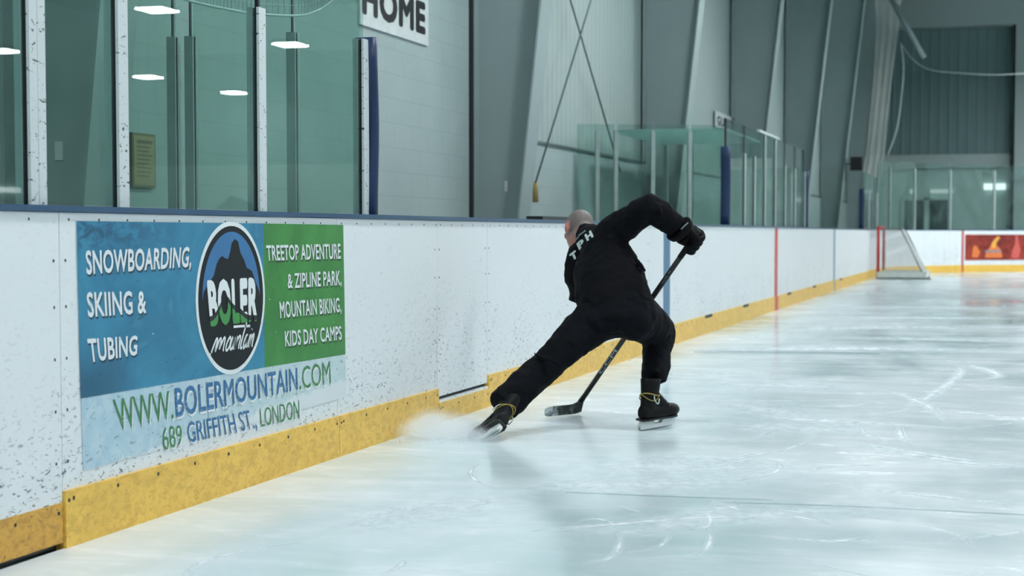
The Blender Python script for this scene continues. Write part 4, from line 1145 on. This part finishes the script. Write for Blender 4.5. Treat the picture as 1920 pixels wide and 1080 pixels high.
for k in range(7):
    a = V((0.7527, 9.2000, 1.0674)).lerp(V((0.8064, 9.2000, 1.1042)), k / 6)
    print_on('I', a, V((0.80, 0.15, 0.60)), V((-0.46, 0.2, 0.86)), 0.009, 0.005, out_n, 0.02, 'collar_print', white_cloth, jacket, jt)

# gloves
glove_m = plain('black_glove_leather', S(7, 8, 11), 0.75, bump=0.3, scale=20, spec=0.15)
def glove(H, W, axis, nside, name):
    """fist of a padded glove round the shaft at H; W is the wrist, axis runs down the shaft"""
    a = axis.normalized(); w_ = (W - H); w_ = (w_ - a * w_.dot(a)).normalized(); n_ = a.cross(w_) * nside
    m_ = MB()
    m_.loft([W + (W - H) * 0.65, W + (W - H) * 0.2, W], [(0.088, 0.080), (0.082, 0.072), (0.062, 0.054)], side=tuple(a), n=16)      # cuff
    m_.loft([W, W.lerp(H + n_ * 0.035, 0.5), H + w_ * 0.05 + n_ * 0.040, H + w_ * 0.005 + n_ * 0.052], [(0.056, 0.044), (0.064, 0.044), (0.066, 0.038), (0.062, 0.026)], side=tuple(a), n=16, power=0.75)
    for i in range(4):
        o_ = a * (-0.051 + 0.034 * i)
        L = (0.92, 1.0, 0.97, 0.85)[i]
        pth = [H + o_ + w_ * 0.040 + n_ * 0.046, H + o_ + w_ * 0.0 + n_ * 0.054 * L, H + o_ - w_ * 0.040 * L + n_ * 0.034, H + o_ - w_ * 0.046 * L - n_ * 0.006, H + o_ - w_ * 0.026 - n_ * 0.036 * L, H + o_ + w_ * 0.006 - n_ * 0.040 * L]
        m_.loft(smooth_path(pth, 3), 0.0168, n=10)
        m_.ball(H + o_ + w_ * 0.015 + n_ * 0.062, w_ * 0.026, a * 0.0155, n_ * 0.013, 12, 8)       # padded rolls
        m_.ball(H + o_ - w_ * 0.036 * L + n_ * 0.046, w_ * 0.018, a * 0.0155, n_ * 0.014, 12, 8)
    pth = [W.lerp(H, 0.45) - a * 0.045, H + w_ * 0.045 - a * 0.062 - n_ * 0.018, H + w_ * 0.012 - a * 0.060 - n_ * 0.042, H - w_ * 0.020 - a * 0.040 - n_ * 0.050]
    m_.loft(smooth_path(pth, 3), [0.024, 0.023, 0.022, 0.021, 0.021, 0.020, 0.020, 0.019, 0.018, 0.016], n=10)
    g_ = bake(m_, name, glove_m, person, voxel=0.0055, smooth=2)
    return g_
st_top = V((1.4563, 9.1500, 1.0831)); st_heel = V((0.6629, 9.7127, 0.0000)) + V((0, 0, 0.03))
axis = (st_heel - st_top).normalized()
Hr = st_top + axis * 0.045
Hl = V((1.0804, 9.4300, 0.5812)); Hl = st_top + axis * (Hl - st_top).dot(axis)
gr = glove(Hr, wr_r.lerp(Hr, 0.42), axis, 1, 'glove')
gl = glove(Hl, Hl + (el_l - Hl).normalized() * 0.11, axis, -1, 'glove')
gt = tree_of(gr)
for pa, pb in ((V((1.4400, 8.9000, 1.1095)), V((1.4810, 8.9000, 1.1473))), (V((1.5104, 8.9000, 1.1530)), V((1.5486, 8.9000, 1.1240)))):
    ro = V((3.125, 0, 1.095)); pts = []
    for k in range(7):
        p = pa.lerp(pb, k / 6); dr = V((-0.28, 0.95, 0.02)).normalized()
        hit = gt.ray_cast(p - dr * 0.2, dr)
        if hit[0] is not None: pts.append(hit[0] + hit[1] * 0.003)
    if len(pts) > 2:
        m_ = MB(); m_.loft(pts, [(0.0045, 0.002)] * len(pts), side=(0, 0, 1), n=6); m_.build('glove_stripe', plain('pale_stripe', S(150, 162, 162), 0.5), gr)

# skates
boot_m = plain('black_skate_leather', S(10, 12, 14), 0.6, scale=14, bump=0.1, spec=0.2)
toe_m = plain('dark_toe_cap', S(20, 26, 27), 0.45)
holder_m = plain('white_blade_holder', S(232, 238, 240), 0.35)
steel_m = plain('steel_runner', S(150, 162, 166), 0.25, 0.9)
lace_m = plain('yellow_lace', S(166, 148, 74), 0.8); lace_w = plain('white_lace', S(190, 200, 196), 0.7)
def skate(base, fwd, up):
    up = V(up).normalized(); fwd = V(fwd); fwd = (fwd - up * fwd.dot(up)).normalized(); lf = up.cross(fwd)
    Mx = Matrix(((fwd.x, lf.x, up.x, base[0]), (fwd.y, lf.y, up.y, base[1]), (fwd.z, lf.z, up.z, base[2]), (0, 0, 0, 1)))
    m_ = MB()
    m_.loft([(-0.122, 0, 0.108), (-0.10, 0, 0.105), (-0.05, 0, 0.100), (0.03, 0, 0.098), (0.10, 0, 0.096), (0.15, 0, 0.094), (0.172, 0, 0.092)], [(0.026, 0.032), (0.036, 0.044), (0.037, 0.044), (0.042, 0.042), (0.047, 0.040), (0.041, 0.035), (0.022, 0.020)], side=(0, 1, 0), n=18, power=0.85)
    m_.loft([(-0.058, 0, 0.10), (-0.060, 0, 0.16), (-0.052, 0, 0.21), (-0.048, 0, 0.290)], [(0.036, 0.062), (0.037, 0.056), (0.044, 0.060), (0.050, 0.068)], side=(0, 1, 0), n=18)
    m_.loft([(-0.03, 0, 0.20), (0.02, 0, 0.155), (0.09, 0, 0.112)], [(0.036, 0.036), (0.036, 0.036), (0.038, 0.03)], side=(0, 1, 0), n=14)
    m_.loft([(-0.104, 0, 0.23), (-0.112, 0, 0.30)], [(0.024, 0.008), (0.018, 0.006)], side=(0, 1, 0), n=10)
    m_.xf(Mx); bo = bake(m_, 'skate', boot_m, person, voxel=0.0055, smooth=2)
    def fn(u, v, d): return V((u, d, v))
    hd = MB()
    prof = [(-0.128, 0.010), (0.148, 0.011), (0.165, 0.032), (0.152, 0.062), (0.060, 0.062), (0.040, 0.034), (-0.015, 0.034), (-0.030, 0.066), (-0.112, 0.068), (-0.132, 0.034)]
    hd.plate(prof, fn, -0.013, 0.013).xf(Mx).build('blade_holder', holder_m, bo)
    rn = MB().plate([(-0.138, 0.010), (-0.120, 0.002), (-0.03, 0.0), (0.06, 0.0), (0.14, 0.004), (0.168, 0.020), (0.165, 0.026), (-0.136, 0.024)], fn, -0.002, 0.002).xf(Mx)
    rn.build('runner', steel_m, bo)
    so = MB().plate([(-0.13, -0.03), (-0.10, -0.04), (0.02, -0.034), (0.10, -0.046), (0.15, -0.036), (0.172, -0.01), (0.172, 0.01), (0.15, 0.036), (0.10, 0.046), (0.02, 0.034), (-0.10, 0.04), (-0.13, 0.03)], lambda u, v, d: V((u, v, d)), 0.058, 0.068).xf(Mx)
    so.build('sole', toe_m, bo)
    tc = MB().ball((0.140, 0, 0.098), (0.042, 0, 0), (0, 0.046, 0), (0, 0, 0.036)).xf(Mx); tc.build('toe_cap', toe_m, bo)
    ring = lambda z, dz, rx, ry, ph: [(-0.054 + rx * math.cos(a), ry * math.sin(a), z + dz * math.sin(a * 2 + ph)) for a in [2 * PI * k / 24 for k in range(25)]]
    MB().loft(ring(0.206, 0.010, 0.064, 0.048, 0.4), 0.0032, n=6).xf(Mx).build('lace', lace_m, bo)
    MB().loft(ring(0.188, 0.016, 0.062, 0.046, 2.0), 0.0026, n=6).xf(Mx).build('lace', lace_m, bo)
    bw = MB()
    for s in (-1, 1):
        bw.loft(smooth_path([(-0.06, s * 0.040, 0.205), (-0.075, s * 0.056, 0.180), (-0.05, s * 0.060, 0.155), (-0.03, s * 0.052, 0.18)], 5), 0.0034, n=6)
    bw.xf(Mx).build('lace', lace_w, bo)
    for i in range(4):
        z = 0.185 - 0.018 * i; x = 0.022 + 0.02 * i
        MB().loft([(x, -0.034, z), (x + 0.012, 0.0, z + 0.012), (x, 0.034, z)], 0.0035, n=6).xf(Mx).build('lace', lace_w, bo)
    return bo
rb_ = V((1.2546, 9.0312, 0.0000)); rb_.z = 0.0
skate(rb_, V((0.42, 0.75, 0.0)), V((0.04, -0.06, 1.0)))
lb_ = V((0.4946, 8.2579, 0.0000)); lb_.z = 0.004
skate(lb_, V((-0.52, 0.84, -0.02)), (an_l - lb_))

# ------------------------------------------------------------------ stick
toe_p = V((0.4906, 9.3878, 0.0000)); heel_p = V((0.6724, 9.6229, 0.0000))
stick = thing('hockey_stick', 'black hockey stick held low with its frosted blade on the ice', 'hockey stick', tuple(heel_p))
carbon = plain('black_carbon', S(24, 30, 32), 0.4)
side_v = axis.cross(V((0, 1, 0))).normalized()
bdir = (toe_p - heel_p).normalized()
sh_end = heel_p + V((0, 0, 0.075))
axis2 = (sh_end - st_top).normalized()
MB().loft([st_top - axis2 * 0.02, sh_end], [(0.0155, 0.011), (0.0155, 0.011)], side=tuple(side_v), n=12, power=0.6).build('shaft', carbon, stick)
MB().loft([st_top - axis2 * 0.035, st_top + axis2 * 0.17], [(0.0185, 0.0145), (0.0170, 0.0125)], side=tuple(side_v), n=12, power=0.6).build('grip_tape', plain('black_tape', S(20, 22, 24), 0.9), stick)
def blade_mat():
    t = NT('frosted_blade')
    s3 = t.n('TexCoord').outputs['Object']
    sx = t.n('VectorMath', operation='DOT_PRODUCT'); t.put(sx.inputs[0], s3); t.put(sx.inputs[1], tuple(bdir))
    d_ = sx.outputs['Value']
    n = t.noise(t.pos(), 26, 4, 0.6)
    f = t.math('MULTIPLY', t.ramp(d_, 0.13, 0.24), t.ramp(n, 0.36, 0.58))
    f = t.math('MAXIMUM', f, t.math('MULTIPLY', t.ramp(n, 0.55, 0.75), 0.3))
    return t.done(t.principled(t.mix(f, S(36, 46, 48), S(190, 202, 204)), 0.6))
m = MB()
NB = 14; bl = []
perp = V((bdir.y, -bdir.x, 0)).normalized()
for i in range(NB + 1):
    u = i / NB
    c = heel_p + bdir * (0.295 * u - 0.005) + perp * (-0.03 * u * u)
    h0 = 0.006 + 0.012 * max(0, 1 - u / 0.25) ** 2 + 0.010 * max(0, (u - 0.9) / 0.1) ** 2
    h1 = 0.064 + 0.018 * max(0, 1 - u / 0.3) ** 2 - 0.012 * max(0, (u - 0.86) / 0.14) ** 2
    for d_ in (-0.0045, 0.0045):
        for h in (h0, h1):
            bl.append(c + perp * d_ + V((0, 0, h)) + bdir * (0.01 * (h - 0.03) / 0.03 * (1 - u)))
fs = []
for i in range(NB):
    a, b = 4 * i, 4 * i + 4
    fs += [(a, b, b + 1, a + 1), (a + 2, a + 3, b + 3, b + 2), (a, a + 2, b + 2, b), (a + 1, b + 1, b + 3, a + 3)]
fs += [(0, 1, 3, 2), (4 * NB, 4 * NB + 2, 4 * NB + 3, 4 * NB + 1)]
m.add(bl, fs)
m.loft([sh_end - axis2 * 0.06, sh_end - axis2 * 0.01, heel_p + V((0, 0, 0.045)) + bdir * 0.012, heel_p + V((0, 0, 0.038)) + bdir * 0.06], [(0.015, 0.0105), (0.018, 0.009), (0.026, 0.0065), (0.028, 0.0045)], side=tuple(side_v), n=12, power=0.6)
m.build('blade', blade_mat(), stick)
grey_l = plain('grey_print', S(168, 186, 186), 0.5)
sn = side_v.cross(axis2).normalized()
if sn.y > 0: sn = -sn
def shaft_print(word, s_mid, length, height, mat):
    c = st_top + axis2 * s_mid + sn * 0.0125
    vs_, fs_ = text_geo(word, 0.02)
    up_ = sn.cross(-axis2)
    m_ = MB(); m_.add([c - axis2 * (u - 0.5) * length + up_ * (v - 0.5) * height + sn * dd for u, v, dd in vs_], fs_)
    m_.build('lettering', mat, stick)
Ls = (sh_end - st_top).length
shaft_print('CCM', Ls * 0.74, 0.20, 0.020, grey_l)
shaft_print('IIIII II', Ls * 0.235, 0.10, 0.010, plain('dim_print', S(110, 126, 126), 0.5))

# ------------------------------------------------------------------ snow sprayed by the pushing skate
sx0 = V((lb_.x, lb_.y, 0.0))
t = NT('snow_spray')
p = t.pos()
pv = t.n('VolumePrincipled')
pv.inputs['Color'].default_value = (0.96, 0.98, 1.0, 1)
pv.inputs['Anisotropy'].default_value = 0.0
n = t.ramp(t.noise(t.map(p, scale=(6, 5, 11)), 1.0, 4, 0.6, 0.6), 0.34, 0.62)
oc = t.n('TexCoord').outputs['Object']
def blob(c, r):
    mp = t.map(oc, loc=(-c[0] / r[0], -c[1] / r[1], -c[2] / r[2]), scale=(1 / r[0], 1 / r[1], 1 / r[2]))
    ln = t.n('VectorMath', operation='LENGTH'); t.put(ln.inputs[0], mp)
    return t.math('POWER', t.ramp(ln.outputs['Value'], 1.0, 0.0), 1.4)
blobs = [((-0.33, 0.04, 0.05), (0.14, 0.46, 0.13)), ((-0.20, 0.06, 0.03), (0.30, 0.40, 0.13)), ((-0.02, 0.0, 0.01), (0.20, 0.20, 0.09))]
acc = None
for c, r in blobs:
    b = blob(c, r); acc = b if acc is None else t.math('MAXIMUM', acc, b)
t.put(pv.inputs['Density'], t.math('MULTIPLY', t.math('MULTIPLY', acc, t.math('MULTIPLY_ADD', n, 0.8, 0.2)), 17.0))
t.t.links.new(pv.outputs[0], t.out.inputs['Volume'])
sv = MB().box(sx0.x - 0.465, sx0.x + 0.16, sx0.y - 0.5, sx0.y + 0.5, 0.002, 0.26)
sp_ = sv.build('snow_spray', t.m, loc=tuple(sx0))
tag(sp_, 'white snow mist sprayed by the pushing skate against the yellow kick plate', 'snow')
sp_['kind'] = 'stuff'
m = MB(); rs = random.Random(3)
for k in range(420):
    u = rs.random(); 
    c = sx0 + V((-0.44 * u + rs.gauss(0, 0.03), rs.gauss(0.02, 0.10 + 0.12 * u), abs(rs.gauss(0, 0.03 + 0.05 * u)) + 0.004))
    if c.x < 0.02: c.x = 0.02 + rs.random() * 0.03
    r = rs.uniform(0.0012, 0.0032)
    m.ball(c, V((r, 0, 0)), V((0, r, 0)), V((0, 0, r * 0.8)), 6, 4)
fl = m.build('snow_flecks', plain('snow_white', S(226, 234, 238), 0.8), loc=tuple(sx0))
tag(fl, 'loose snow flecks thrown from the pushing skate', 'snow'); fl['kind'] = 'stuff'
